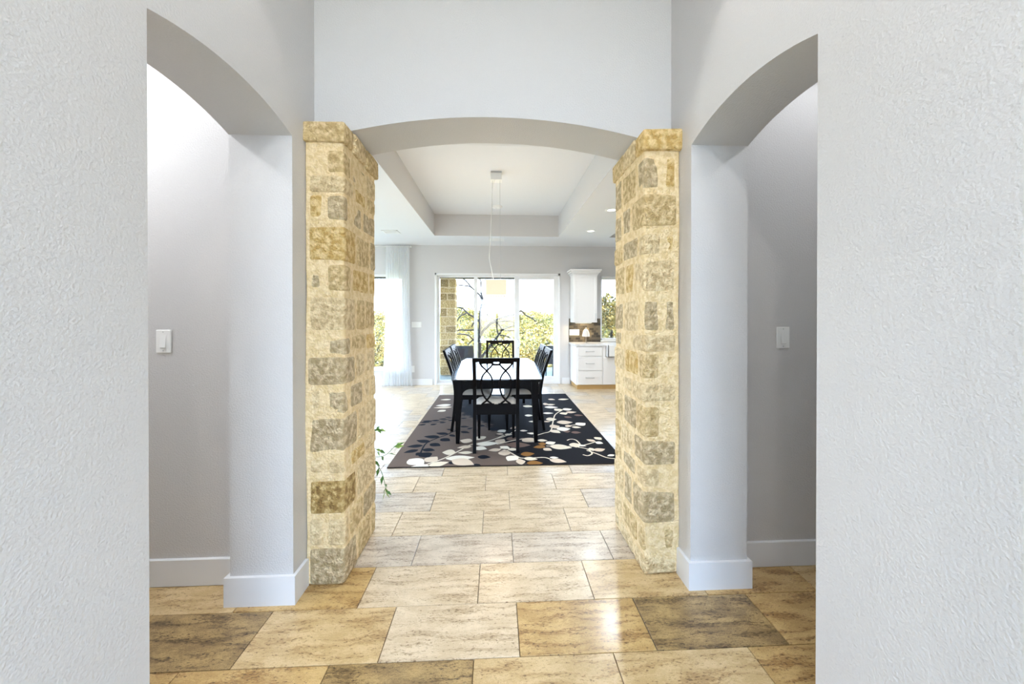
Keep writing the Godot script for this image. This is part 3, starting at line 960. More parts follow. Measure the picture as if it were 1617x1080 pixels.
func make_dining() -> void:
	# rug, its pattern woven in
	make_rug()
	# table
	var t := thing("dining_table", "long black dining table with a glossy top and bowed sides", "table", P(0, 0.012, 5.18))
	var poly := PackedVector2Array()
	for p: Array in [[-0.515, -1.025], [0.515, -1.025]]:
		poly.append(Vector2(p[0], p[1]))
	for i in range(1, 20):
		var f := i / 20.0
		poly.append(Vector2(0.515 + 0.085 * sin(PI * f), -1.025 + 2.05 * f))
	for p: Array in [[0.515, 1.025], [0.3, 1.04], [0, 1.045], [-0.3, 1.04], [-0.515, 1.025]]:
		poly.append(Vector2(p[0], p[1]))
	for i in range(1, 20):
		var f := i / 20.0
		poly.append(Vector2(-0.515 - 0.085 * sin(PI * f), 1.025 - 2.05 * f))
	var st := new_st()
	prism(st, poly, 0.735, 0.748, func(u, v, k): return Vector3(u, k, -v))
	part("table_top", st, M["table_gloss"], t)
	st = new_st()
	var low := PackedVector2Array()
	for p in poly:
		low.append(Vector2(p.x * 0.975, p.y * 0.988))
	prism(st, low, 0.712, 0.7351, func(u, v, k): return Vector3(u, k, -v))
	part("edge_moulding", st, M["black_wood"], t)
	st = new_st()
	for s: float in [-1.0, 1.0]:
		box(st, Vector3(s * 0.44, 0.61, -0.93), Vector3(s * 0.465, 0.713, 0.93), 0.002)
		var ap := PackedVector2Array([Vector2(-0.44, 0.713), Vector2(-0.44, 0.55)])
		for k in 7:
			var a := PI / 2 * k / 6.0
			ap.append(Vector2(-0.40 + 0.1 * (1 - cos(a)), 0.55 + 0.075 * sin(a)))
		for k in 7:
			var a := PI / 2 * (6 - k) / 6.0
			ap.append(Vector2(0.40 - 0.1 * (1 - cos(a)), 0.55 + 0.075 * sin(a)))
		ap.append(Vector2(0.44, 0.55))
		ap.append(Vector2(0.44, 0.713))
		prism(st, ap, s * 0.935, s * 0.96, func(u, v, k): return Vector3(u, v, k))
	part("apron", st, M["black_wood"], t)
	for sx: float in [-1.0, 1.0]:
		for sz: float in [-1.0, 1.0]:
			st = new_st()
			var c := Vector3(sx * 0.44, 0.36, sz * 0.945)
			var p := []
			for k: Array in [[-1, -1], [1, -1], [1, 1], [-1, 1]]:
				p.append([Vector3(sx * 0.452 + k[0] * 0.02, 0, sz * 0.955 + k[1] * 0.02), Vector3(sx * 0.44 + k[0] * 0.042, 0.713, sz * 0.935 + k[1] * 0.042)])
			for i in 4:
				face(st, [p[i][0], p[(i + 1) % 4][0], p[(i + 1) % 4][1], p[i][1]], c)
			face(st, [p[0][0], p[1][0], p[2][0], p[3][0]], c)
			face(st, [p[0][1], p[1][1], p[2][1], p[3][1]], c)
			part("leg", st, M["black_wood"], t)
	# chairs: local -z is the back
	var y := 0.012
	var ch := make_chair("black dining chair at the near end of the table, its lattice back to the viewer")
	ch.position = P(-0.008, y, 4.195)
	ch.rotation.y = PI
	copy(ch, P(0.058, y, 6.2), 0.0, "black dining chair at the far end of the table, facing the viewer")
	copy(ch, P(-0.29, y, 4.9), PI / 2, "black dining chair on the curtain side of the table, nearer the viewer")
	copy(ch, P(-0.29, y, 5.52), PI / 2, "black dining chair on the curtain side of the table, nearer the glass door")
	copy(ch, P(0.32, y, 4.9), -PI / 2, "black dining chair on the kitchen side of the table, nearer the viewer")
	copy(ch, P(0.32, y, 5.52), -PI / 2, "black dining chair on the kitchen side of the table, nearer the glass door")
	make_pendant()


func make_rug() -> void:
	var x0 := -1.065
	var x1 := 1.295
	var d0 := 3.585
	var d1 := 6.835
	var s := 420.0
	var w := int((x1 - x0) * s)
	var h := int((d1 - d0) * s)
	var im := Image.create(w, h, false, Image.FORMAT_RGB8)
	var n := FastNoiseLite.new()
	n.seed = 9
	n.frequency = 1.0
	n.fractal_octaves = 3
	var brown := rgb8(104, 90, 82)
	var black := rgb8(26, 25, 29)
	for y in h:
		for x in w:
			var fx := x0 + x / s
			var fd := d1 - y / s
			# brown ground on one side, black on the other, meeting along a slant
			var edge := 0.36 - (fd - d0) * 0.42 + 0.1 * sin(fd * 3.0)
			edge = maxf(edge, -0.62)
			var k := clampf((fx - edge) / 0.10 + 0.5 + n.get_noise_2d(fx * 6.0, fd * 6.0) * 1.2, 0.0, 1.0)
			var c := brown.lerp(black, k)
			var weave := n.get_noise_2d(fx * 160.0, fd * 160.0)
			c = c.lerp(Color.WHITE if weave > 0 else Color.BLACK, absf(weave) * 0.09)
			im.set_pixel(x, y, c)
	var dot := func(px: float, pd: float, r: float, c: Color) -> void:
		var cx := (px - x0) * s
		var cy := (d1 - pd) * s
		var rr := maxf(r * s, 1.2)
		for yy in range(maxi(0, int(cy - rr)), mini(h, int(cy + rr) + 1)):
			for xx in range(maxi(0, int(cx - rr)), mini(w, int(cx + rr) + 1)):
				if Vector2(xx - cx, yy - cy).length() <= rr:
					im.set_pixel(xx, yy, c)
	var leaf := func(l: Array, c: Color) -> void:
		var a := Vector2(l[0], l[1]) / 1000.0
		var b := Vector2(l[2], l[3]) / 1000.0
		var ln := maxf(a.distance_to(b), 0.09)
		var dir := (b - a).normalized()
		b = a + dir * ln
		var half: float = clampf(ln * 0.28 * l[4] / 100.0, 0.024, 0.085)
		var nn := Vector2(-dir.y, dir.x)
		var steps := int(ln * s * 1.6)
		for i in steps + 1:
			var f := float(i) / steps
			var wd := half * pow(sin(PI * pow(f, 0.8)), 0.95)
			var m := a + dir * ln * f
			var cross := int(wd * s * 2.4) + 1
			for j in cross + 1:
				var p := m + nn * wd * (2.0 * j / cross - 1.0)
				var px := int((p.x - x0) * s)
				var py := int((d1 - p.y) * s)
				if px >= 0 and py >= 0 and px < w and py < h:
					im.set_pixel(px, py, c)
	var stem := func(p: Array, c: Color) -> void:
		var pts := []
		for i in range(0, p.size(), 2):
			pts.append(Vector2(p[i], p[i + 1]) / 1000.0)
		for q: Vector2 in spline(pts, 60):
			dot.call(q.x, q.y, 0.009, c)
	var navy := rgb8(20, 24, 34)
	var cream := rgb8(226, 214, 194)
	for l: Array in RUG_BROWN:
		leaf.call(l, rgb8(112, 92, 84))
	for l: Array in RUG_NAVY:
		leaf.call(l, navy)
	for l: Array in RUG_STEM_NAVY:
		stem.call(l, navy)
	for l: Array in RUG_GOLD:
		leaf.call(l, rgb8(142, 102, 56))
	for l: Array in RUG_STEM_CREAM:
		stem.call(l, cream)
	var i := 0
	for l: Array in RUG_CREAM:
		i += 1
		leaf.call(l, [cream, rgb8(236, 228, 214), rgb8(214, 196, 176)][i % 3])
	var m := mat("rug_weave", Color.WHITE, 0.85)
	m.albedo_texture = ImageTexture.create_from_image(im)
	m.metallic_specular = 0.2
	var t := thing("area_rug", "large brown and black rug with cream leaves and vines, under the dining table", "rug", P((x0 + x1) / 2, 0, (d0 + d1) / 2))
	var st := new_st()
	var hw := (x1 - x0) / 2
	var hl := (d1 - d0) / 2
	for v: Array in [[-1, -1, 0, 0], [1, -1, 1, 0], [1, 1, 1, 1], [-1, -1, 0, 0], [1, 1, 1, 1], [-1, 1, 0, 1]]:
		st.set_uv(Vector2(v[2], v[3]))
		st.add_vertex(Vector3(v[0] * hw, 0.012, v[1] * hl))
	part("pile", st, m, t)
	var e := new_st()
	box(e, Vector3(-hw - 0.004, 0.0005, -hl - 0.004), Vector3(hw + 0.004, 0.0115, hl + 0.004), 0.003)
	part("binding", e, mat("rug_binding", rgb8(34, 27, 24), 0.9), t)


func make_pendant() -> void:
	var t := thing("pendant_lamp", "glowing glass pendant lamp hung on thin cables over the table", "lamp", P(-0.01, 3.405, 4.9))
	pbox("canopy", Vector3(-0.072, -0.025, -0.06), Vector3(0.072, 0, 0.06), 0.003, M["steel"], t)
	pbox("canopy_cover", Vector3(-0.075, -0.115, -0.065), Vector3(0.075, -0.025, 0.065), 0.004, M["white_plastic"], t)
	var top := 1.955 - 3.405
	var st := new_st(true)
	tube(st, [Vector3(0.05, -0.095, 0.02), Vector3(0.058, top, 0.02)], [0.0022], 6)
	part("cable", st, M["steel"], t)
	st = new_st(true)
	tube(st, [Vector3(-0.05, -0.095, 0.02), Vector3(-0.065, top, 0.02)], [0.0022], 6)
	part("cable", st, M["steel"], t)
	st = new_st(true)
	tube(st, spline([Vector3(-0.02, -0.11, 0.03), Vector3(-0.045, -0.25, 0.13), Vector3(-0.06, -0.5, 0.12), Vector3(-0.07, -0.8, 0.12), Vector3(-0.085, -1.05, 0.12), Vector3(-0.088, -1.18, 0.12), Vector3(-0.06, -1.32, 0.12), Vector3(-0.035, top, 0.12)], 6), [0.0045], 6)
	part("power_cord", st, M["white_plastic"], t)
	# shade seen end on: an upper box of lit glass over a narrower lower one, held in a thin steel frame
	pbox("upper_shade", Vector3(-0.135, top - 0.2, -0.22), Vector3(0.135, top - 0.006, 0.22), 0.004, M["pendant_glow"], t)
	st = new_st()
	for y: float in [top - 0.004, top - 0.205]:
		for s: float in [-1.0, 1.0]:
			box(st, Vector3(s * 0.14 - 0.003, y - 0.003, -0.225), Vector3(s * 0.14 + 0.003, y + 0.003, 0.225))
			box(st, Vector3(-0.14, y - 0.003, s * 0.225 - 0.003), Vector3(0.14, y + 0.003, s * 0.225 + 0.003))
	for sx: float in [-1.0, 1.0]:
		for sz: float in [-1.0, 1.0]:
			box(st, Vector3(sx * 0.14 - 0.002, top - 0.205, sz * 0.225 - 0.002), Vector3(sx * 0.14 + 0.002, top, sz * 0.225 + 0.002))
	part("shade_frame", st, M["steel"], t)
	rng.seed = 3
	st = new_st(true)
	for k in 10:
		for j in 7:
			var x := lerpf(-0.105, 0.105, j / 6.0)
			var z := lerpf(-0.2, 0.2, k / 9.0)
			var l := 0.07 + 0.05 * (1.0 - absf(x) / 0.11) + rng.randf() * 0.01
			tube(st, [Vector3(x, top - 0.2, z), Vector3(x, top - 0.2 - l, z)], [0.005], 5)
	var r := part("glass_rods", st, M["rod_glass"], t)
	r.set_meta("kind", "stuff")
	var o := OmniLight3D.new()
	o.name = "glow"
	o.light_color = Color(1.0, 0.9, 0.78)
	o.light_energy = 0.5
	o.light_size = 0.12
	o.omni_range = 12.0
	o.shadow_enabled = true
	t.add_child(o)
	o.position = Vector3(0, top - 0.1, 0)


# ---------------------------------------------------------------- curtain, plant
func make_curtain() -> void:
	var rod := thing("curtain_rod", "white curtain rod over the tall window", "curtain rod", P(-3.5, 2.945, 7.8))
	var st := new_st(true)
	tube(st, [Vector3(-1.7, 0, 0), Vector3(1.66, 0, 0)], [0.011], 10)
	part("rod", st, M["white_plastic"], rod)
	st = new_st(true)
	lathe(st, Vector3(1.68, 0, 0), [[0.0, -0.02], [0.014, -0.016], [0.02, 0], [0.014, 0.016], [0, 0.02]], 12)
	part("finial", st, M["white_plastic"], rod)
	for x: float in [-1.55, 1.62]:
		pbox("bracket", Vector3(x - 0.008, -0.012, -0.1), Vector3(x + 0.008, 0.012, 0.0), 0.002, M["white_plastic"], rod)
	var c := thing("sheer_curtain", "sheer white floor length curtain gathered at the edge of the tall window", "curtain", P(-2.1, 0, 7.8))
	st = new_st(true)
	var nx := 96
	var ny := 26
	var g := []
	for j in ny + 1:
		var v := float(j) / ny
		var row := []
		var half := lerpf(0.255, 0.245, v) + 0.065 * pow(1.0 - v, 3.0)
		for i in nx + 1:
			var u := float(i) / nx
			var ph := u * TAU * 11.0 + 0.7 * sin(u * 9.0)
			var amp := lerpf(0.028, 0.016, v)
			var z := sin(ph) * amp + sin(ph * 0.37 + 1.0) * 0.012 * (1.0 - v)
			var x := (u * 2.0 - 1.0) * half + cos(ph) * 0.006 + sin(u * 23.0 + v * 2.0) * 0.006 * (1.0 - v)
			var y := 0.004 + v * 2.965
			if j == 0:
				z += 0.02 * sin(u * 40.0)
			row.append(Vector3(x, y, z))
		g.append(row)
	for j in ny:
		for i in nx:
			quad(st, g[j][i], g[j][i + 1], g[j + 1][i + 1], g[j + 1][i])
	part("sheer_panel", st, M["sheer"], c)


func leaf_blade(st: SurfaceTool, at: Vector3, dir: Vector3, ln: float, wd: float, roll: float) -> void:
	var d := dir.normalized()
	var side := d.cross(Vector3.UP)
	if side.length() < 0.05:
		side = Vector3.RIGHT
	side = side.normalized().rotated(d, roll)
	var n := side.cross(d)
	var mid := at + d * ln * 0.45 + n * ln * 0.04
	var tip := at + d * ln - n * ln * 0.1
	tri(st, at, mid + side * wd, mid - n * wd * 0.3)
	tri(st, at, mid - n * wd * 0.3, mid - side * wd)
	tri(st, mid + side * wd, tip, mid - n * wd * 0.3)
	tri(st, mid - n * wd * 0.3, tip, mid - side * wd)


func make_plant() -> void:
	var t := thing("potted_plant", "leafy green potted plant whose thin shoots reach past the stone pillar", "plant", P(-1.3, 0, 3.05))
	var st := new_st(true)
	lathe(st, Vector3.ZERO, [[0.0, 0.0], [0.12, 0.0], [0.125, 0.02], [0.16, 0.28], [0.175, 0.28], [0.175, 0.32], [0.15, 0.32], [0.145, 0.28], [0, 0.28]], 24)
	part("pot", st, M["terracotta"], t)
	st = new_st(true)
	lathe(st, Vector3.ZERO, [[0.148, 0.285], [0, 0.295]], 16)
	part("soil", st, M["soil"], t)
	rng.seed = 12
	# shoots: the first four are the ones in view, as [points], then fillers behind the pillar
	var shoots := [
		[[0.0, 0.29, 0.0], [0.12, 0.40, 0.02], [0.25, 0.36, 0.04], [0.36, 0.22, 0.05], [0.40, 0.06, 0.05]],
		[[0.0, 0.29, 0.0], [0.1, 0.36, 0.02], [0.24, 0.33, 0.03], [0.38, 0.34, 0.03], [0.47, 0.42, 0.03]],
		[[0.0, 0.29, 0.0], [0.06, 0.46, 0.02], [0.18, 0.55, 0.02], [0.33, 0.55, 0.02]],
		[[0.0, 0.29, 0.0], [0.06, 0.40, 0.0], [0.18, 0.44, 0.0], [0.33, 0.38, 0.02]],
	]
	for k in 8:
		var a := rng.randf() * TAU
		var h := rng.randf_range(0.5, 0.95)
		shoots.append([[0.0, 0.29, 0.0], [cos(a) * 0.06 - 0.03, h * 0.7, sin(a) * 0.06], [cos(a) * 0.15 - 0.06, h, sin(a) * 0.13]])
	for s: Array in shoots:
		var pts := []
		for p: Array in s:
			pts.append(Vector3(p[0], p[1], p[2]))
		var path := spline(pts, 5)
		st = new_st(true)
		var radii := []
		for i in path.size():
			radii.append(lerpf(0.004, 0.0016, float(i) / path.size()))
		tube(st, path, radii, 6)
		var stem := part("stem", st, M["plant_leaf"], t)
		for i in range(int(path.size() * 0.45), path.size()):
			if i % 2 == 1 and i < path.size() - 3:
				continue
			var end := i >= path.size() - 2
			for q in (3 if end else 1):
				st = new_st()
				var a := rng.randf() * TAU
				var dir: Vector3 = (path[i] - path[i - 1]).normalized() + Vector3(cos(a), rng.randf_range(-0.9, 0.3), sin(a)) * 0.9
				leaf_blade(st, path[i], dir, rng.randf_range(0.045, 0.08), rng.randf_range(0.009, 0.016), rng.randf() * 2.0)
				part("leaf", st, M["plant_leaf_young"] if end and rng.randf() < 0.7 else M["plant_leaf"], stem)


# ---------------------------------------------------------------- kitchen run
func pull(parent: Node3D, c: Vector3, ln: float, upright := false) -> void:
	var st := new_st(true)
	var u := Vector3.UP if upright else Vector3.RIGHT
	tube(st, spline([c - u * ln / 2, c - u * ln * 0.42 + Vector3(0, 0, 0.024), c + Vector3(0, 0, 0.03), c + u * ln * 0.42 + Vector3(0, 0, 0.024), c + u * ln / 2], 5), [0.006], 8)
	part("handle", st, M["steel"], parent)


func make_kitchen() -> void:
	var cp: Material = M["cabinet_paint"]
	var b := thing("base_cabinet", "white base cabinet with three drawers beside the glass door", "cabinet", P(1.6, 0, 7.27))
	pbox("body", Vector3(0.0, 0.09, -0.612), Vector3(0.535, 0.872, 0.0), 0.002, cp, b)
	pbox("toe_kick", Vector3(0.02, 0.0, -0.6), Vector3(0.535, 0.09, -0.03), 0.0, M["toe_kick"], b)
	for a: Array in [[0.675, 0.855], [0.385, 0.66], [0.1, 0.37]]:
		var d := pbox("drawer", Vector3(0.03, a[0], 0.0), Vector3(0.522, a[1], 0.02), 0.003, cp, b)
		pull(d, Vector3(0.276, (a[0] + a[1]) / 2 + 0.005, 0.02), 0.17)
	var s := thing("base_cabinet", "white sink base cabinet with doors under the kitchen window", "cabinet", P(2.137, 0, 7.27))
	pbox("body", Vector3(0.0, 0.09, -0.612), Vector3(0.95, 0.65, 0.0), 0.002, cp, s)
	pbox("toe_kick", Vector3(0.0, 0.0, -0.6), Vector3(0.95, 0.09, -0.03), 0.0, M["toe_kick"], s)
	pbox("side_panel", Vector3(0.0, 0.65, -0.612), Vector3(0.06, 0.872, 0.0), 0.002, cp, s)
	for k in 2:
		var d := pbox("door", Vector3(0.008 + k * 0.472, 0.1, 0.0), Vector3(0.47 + k * 0.472, 0.64, 0.02), 0.003, cp, s)
		pull(d, Vector3(0.43 + k * 0.09, 0.55, 0.02), 0.13, true)
	# apron sink
	var k := thing("apron_sink", "white apron front sink set in the counter under the window", "sink", P(2.62, 0, 7.23))
	var st := new_st()
	for a: Array in [[-0.41, 0.66, -0.5, 0.41, 0.68, 0.06], [-0.41, 0.66, 0.03, 0.41, 0.9, 0.06], [-0.41, 0.66, -0.5, 0.41, 0.9, -0.47], [-0.41, 0.66, -0.5, -0.38, 0.9, 0.06], [0.38, 0.66, -0.5, 0.41, 0.9, 0.06]]:
		box(st, Vector3(a[0], a[1], a[2]), Vector3(a[3], a[4], a[5]), 0.006)
	part("basin", st, M["white_plastic"], k)
	# worktop
	var w := thing("countertop", "white quartz countertop along the far wall", "countertop", P(1.57, 0.872, 7.9))
	st = new_st()
	box(st, Vector3(0, 0, 0), Vector3(0.635, 0.04, 0.66), 0.004)
	box(st, Vector3(0.635, 0, 0), Vector3(1.465, 0.04, 0.165), 0.004)
	box(st, Vector3(1.465, 0, 0), Vector3(3.3, 0.04, 0.66), 0.004)
	part("slab", st, M["quartz"], w)
	# cabinet run that goes on to the side wall
	var e := thing("base_cabinet", "white base cabinet beyond the apron sink", "cabinet", P(3.09, 0, 7.27))
	pbox("body", Vector3(0.0, 0.09, -0.612), Vector3(1.78, 0.872, 0.0), 0.002, cp, e)
	pbox("toe_kick", Vector3(0.0, 0.0, -0.6), Vector3(1.78, 0.09, -0.03), 0.0, M["toe_kick"], e)
	for q in 3:
		var d := pbox("door", Vector3(0.01 + q * 0.59, 0.1, 0.0), Vector3(0.585 + q * 0.59, 0.86, 0.02), 0.003, cp, e)
		pull(d, Vector3(0.53 + q * 0.59, 0.72, 0.02), 0.13, true)
	# wall cabinet
	var u := thing("wall_cabinet", "white wall cabinet with crown moulding hung beside the glass door", "cabinet", P(1.6, 1.345, 7.9))
	pbox("body", Vector3(0, 0, 0.005), Vector3(0.505, 1.03, 0.33), 0.002, cp, u)
	var d := Node3D.new()
	d.name = "door"
	u.add_child(d)
	st = new_st()
	for a: Array in [[0.005, 0.005, 0.06, 1.0], [0.445, 0.005, 0.5, 1.0], [0.06, 0.005, 0.445, 0.065], [0.06, 0.94, 0.445, 1.0]]:
		box(st, Vector3(a[0], a[1], 0.33), Vector3(a[2], a[3], 0.352), 0.002)
	part("door_frame", st, cp, d)
	pbox("door_panel", Vector3(0.055, 0.06, 0.331), Vector3(0.45, 0.945, 0.341), 0.0, cp, d)
	pull(d, Vector3(0.465, 0.12, 0.352), 0.13, true)
	st = new_st()
	for p: Array in [[0.012, 0.99, 1.02], [0.03, 1.02, 1.045], [0.055, 1.045, 1.075], [0.075, 1.075, 1.112]]:
		box(st, Vector3(-p[0], p[1], 0.005), Vector3(0.505 + p[0], p[2], 0.34 + p[0]), 0.004)
	part("crown_moulding", st, cp, u)
	var uc := thing("cabinet_light", "slim light bar under the wall cabinet", "light", P(1.85, 1.343, 7.72))
	pbox("bar", Vector3(-0.18, -0.012, -0.02), Vector3(0.18, 0, 0.02), 0.003, M["white_plastic"], uc)
	pbox("lens", Vector3(-0.17, -0.014, -0.014), Vector3(0.17, -0.0115, 0.014), 0.0, M["lamp_glow"], uc)
	var al := AreaLight3D.new()
	al.name = "glow"
	al.area_size = Vector2(0.34, 0.028)
	al.light_color = Color(1.0, 0.9, 0.72)
	al.light_energy = 0.25
	al.shadow_enabled = true
	uc.add_child(al)
	al.position = Vector3(0, -0.02, 0)
	al.rotation.x = -PI / 2
	# backsplash of small bricks
	var bs := thing("backsplash", "dark grey brown mosaic tile backsplash over the counter", "backsplash", P(1.57, 0.912, 7.9))
	pbox("grout", Vector3(0, 0, 0), Vector3(0.7, 0.515, 0.006), 0.0, M["splash_grout"], bs)
	rng.seed = 8
	var mesh_of := {}
	for r in 10:
		var x := -0.05 if r % 2 else 0.0
		while x < 0.7:
			var x0 := maxf(x, 0.0) + 0.002
			var x1 := minf(x + 0.1, 0.7) - 0.002
			if x1 - x0 > 0.02:
				pbox("tile", Vector3(x0, 0.002 + r * 0.0515, 0.004), Vector3(x1, 0.002 + r * 0.0515 + 0.048, 0.011), 0.002, M["splash_%d" % (rng.randi() % 4)], bs)
			x += 0.1
	wall_plate("wall_plate", P(1.69, 1.125, 7.888), 0.215, 0.13, 4, "white four gang switch plate on the dark backsplash", "switch")
	# little lamp on the counter
	var l := thing("table_lamp", "small lamp with a pale bell shade on the kitchen counter", "lamp", P(1.88, 0.912, 7.62))
	st = new_st(true)
	lathe(st, Vector3.ZERO, [[0.0, 0.0], [0.04, 0.0], [0.042, 0.006], [0.02, 0.012], [0.006, 0.02], [0.006, 0.15], [0, 0.15]], 18)
	part("stem", st, M["chrome"], l)
	st = new_st(true)
	lathe(st, Vector3.ZERO, [[0.078, 0.14], [0.074, 0.18], [0.066, 0.22], [0.05, 0.262], [0.03, 0.288], [0.0, 0.3]], 24)
	lathe(st, Vector3.ZERO, [[0.0, 0.296], [0.028, 0.284], [0.047, 0.259], [0.063, 0.218], [0.071, 0.18], [0.075, 0.14]], 24)
	part("lamp_shade", st, M["lamp_cloth"], l)
	st = new_st(true)
	lathe(st, Vector3.ZERO, [[0.0, 0.298], [0.01, 0.302], [0.012, 0.312], [0.006, 0.325], [0, 0.33]], 12)
	part("finial", st, M["chrome"], l)


# ---------------------------------------------------------------- outdoors
func ground_y(x: float, d: float) -> float:
	var y := -0.35
	if d > 11.0:
		y -= 2.6 * smoothstep(11.0, 24.0, d)
	if d > 26.0:
		y += 1.6 * smoothstep(26.0, 95.0, d)
	return y + noise.get_noise_2d(x * 2.0, d * 2.0) * 0.5 * smoothstep(10.5, 16.0, d)


func bush_mesh(sd: int, n: int, leaf: float, cols: Array) -> ArrayMesh:
	rng.seed = sd
	var st := new_st()
	var lumps := []
	for k in 9:
		var a := rng.randf() * TAU
		var r := rng.randf_range(0.1, 0.62)
		lumps.append([Vector3(cos(a) * r, rng.randf_range(0.25, 0.95), sin(a) * r), rng.randf_range(0.22, 0.42)])
	for k in n:
		var l: Array = lumps[rng.randi() % lumps.size()]
		var dir := Vector3(rng.randfn(), rng.randfn(), rng.randfn()).normalized()
		var p: Vector3 = l[0] + dir * l[1] * rng.randf_range(0.75, 1.05)
		if p.y < 0.02:
			p.y = rng.randf() * 0.1
		var c: Color = cols[rng.randi() % cols.size()]
		st.set_color(c)
		var d2 := (dir + Vector3(rng.randfn(), rng.randfn(), rng.randfn()) * 0.7).normalized()
		leaf_blade(st, p, d2, leaf * rng.randf_range(0.7, 1.4), leaf * rng.randf_range(0.3, 0.5), rng.randf() * TAU)
	return commit(st)


func make_outdoors() -> void:
	noise.seed = 5
	# patio
	var st := new_st()
	box(st, P(-7, -0.2, 8.08), P(7, -0.04, 10.7))
	struct("patio_floor", st, M["concrete"], "grey concrete patio slab outside the glass door")
	st = new_st()
	var g := []
	for j in 41:
		var d := 10.6 + pow(j / 40.0, 2.0) * 130.0
		var row := []
		for i in 41:
			var x := (i / 20.0 - 1.0) * (12.0 + d * 0.9)
			row.append(P(x, ground_y(x, d), d))
		g.append(row)
	for j in 40:
		for i in 40:
			quad(st, g[j][i], g[j][i + 1], g[j + 1][i + 1], g[j + 1][i])
	struct("hillside", st, M["dry_grass"], "dry grass hillside falling away beyond the patio")
	# front yard behind the viewer
	st = new_st()
	box(st, P(-14, -0.4, -14), P(14, -0.2, -2.6))
	box(st, P(-20, -0.4, -2.6), P(-6.2, -0.2, 12.0))
	struct("front_yard", st, M["concrete"], "pale paving in front of the entrance")
	# porch
	var t := thing("porch_roof", "dark porch roof edge above the patio", "roof", P(0, 2.5, 9.5))
	pbox("ceiling_boards", Vector3(-7, 0.35, -1.1), Vector3(7, 0.45, 1.42), 0.0, M["fascia"], t)
	pbox("beam", Vector3(-7, 0.045, -1.1), Vector3(7, 0.36, -0.85), 0.005, M["fascia"], t)
	var p := thing("porch_post", "dark stone porch post seen through the glass door", "post", P(-1.26, -0.04, 9.6))
	st = new_st(true)
	rough_block(st, Vector3(-0.185, 0, -0.185), Vector3(0.185, 2.5, 0.185), 0.015, 0.006, 0.08, 5.0)
	part("mortar", st, M["mortar"], p)
	rng.seed = 55
	var y := 0.02
	var r := 0
	while y < 2.42:
		var h := rng.randf_range(0.14, 0.24)
		h = minf(h, 2.48 - y)
		var cut := rng.randf_range(-0.06, 0.06)
		for a: Array in ([[-0.195, 0.195]] if r % 2 else [[-0.195, cut - 0.012], [cut + 0.012, 0.195]]):
			st = new_st(true)
			rough_block(st, Vector3(a[0], y, 0.05), Vector3(a[1], y + h - 0.02, 0.197), 0.02, 0.008, 0.07, rng.randf() * 50.0)
			part("stone", st, M["stone_brown"] if rng.randf() < 0.6 else M["stone_ochre"], p)
			st = new_st(true)
			rough_block(st, Vector3(a[0], y, -0.197), Vector3(a[1], y + h - 0.02, 0.03), 0.02, 0.008, 0.07, rng.randf() * 50.0)
			part("stone", st, M["stone_brown"] if rng.randf() < 0.6 else M["stone_ochre"], p)
		y += h
		r += 1
	# patio chairs
	for a: Array in [[-0.80, 8.95, 0.08, "dark patio chair with a solid back, outside behind the table"], [1.5, 8.75, -0.5, "dark patio chair outside at the edge of the sliding door"]]:
		var c := thing("patio_chair", a[3], "chair", P(a[0], -0.04, a[1]), a[2], "patio chairs")
		st = new_st()
		prism(st, PackedVector2Array([Vector2(-0.215, 0.82), Vector2(0.215, 0.82), Vector2(0.25, 0.4), Vector2(-0.25, 0.4)]), 0.0, 0.03, func(u, v, k): return Vector3(u, v, 0.25 + k + (v - 0.4) * 0.15))
		part("backrest", st, M["patio_fabric"], c)
		pbox("seat", Vector3(-0.25, 0.38, -0.25), Vector3(0.25, 0.42, 0.27), 0.01, M["patio_fabric"], c)
		for sx: float in [-1.0, 1.0]:
			for sz: float in [-1.0, 1.0]:
				st = new_st(true)
				tube(st, [Vector3(sx * 0.23, 0.38, sz * 0.22), Vector3(sx * 0.25, 0, sz * 0.25)], [0.014], 8)
				part("leg", st, M["dark_metal"], c)
			st = new_st(true)
			tube(st, spline([Vector3(sx * 0.24, 0.42, -0.2), Vector3(sx * 0.27, 0.62, -0.18), Vector3(sx * 0.27, 0.64, 0.05), Vector3(sx * 0.24, 0.6, 0.28)], 5), [0.014], 8)
			part("arm", st, M["dark_metal"], c)
	# spotlight under the porch by the kitchen window
	var sp := thing("porch_spotlight", "small dark porch spotlight outside the kitchen window", "lamp", P(3.18, 2.86, 9.0))
	st = new_st(true)
	tube(st, [Vector3(0, 0, 0), Vector3(0, -0.3, 0)], [0.025], 10)
	part("stem", st, M["dark_metal"], sp)
	st = new_st(true)
	tube(st, [Vector3(-0.02, -0.28, 0.05), Vector3(0.03, -0.42, -0.08)], [0.05, 0.07], 12)
	part("head", st, M["dark_metal"], sp)
	# bare tree, branch by branch
	var tr := thing("bare_tree", "bare leafless tree with forking dark branches beyond the patio", "tree", P(-0.585, ground_y(-0.585, 12.5), 12.5))
	rng.seed = 31
	var base := tr.position
	var k := 0
	for b: Array in TREE:
		var pts := []
		var dz := 0.0
		var lean := rng.randf_range(-0.5, 0.5) if k > 0 else 0.0
		for i in range(2, b.size(), 2):
			pts.append(P(b[i] / 1000.0, b[i + 1] / 1000.0, 12.5) - base + Vector3(0, 0, dz))
			dz += lean * 0.25
		if k == 0:
			pts.insert(0, Vector3(0, -0.1, 0))
		var path := spline(pts, 4)
		var radii := []
		for i in path.size():
			radii.append(lerpf(b[0], b[1], float(i) / path.size()) / 10000.0 * 4.6 + 0.014)
		st = new_st(true)
		tube(st, path, radii, 7)
		part("trunk" if k == 0 else "branch", st, M["bark"], tr)
		k += 1
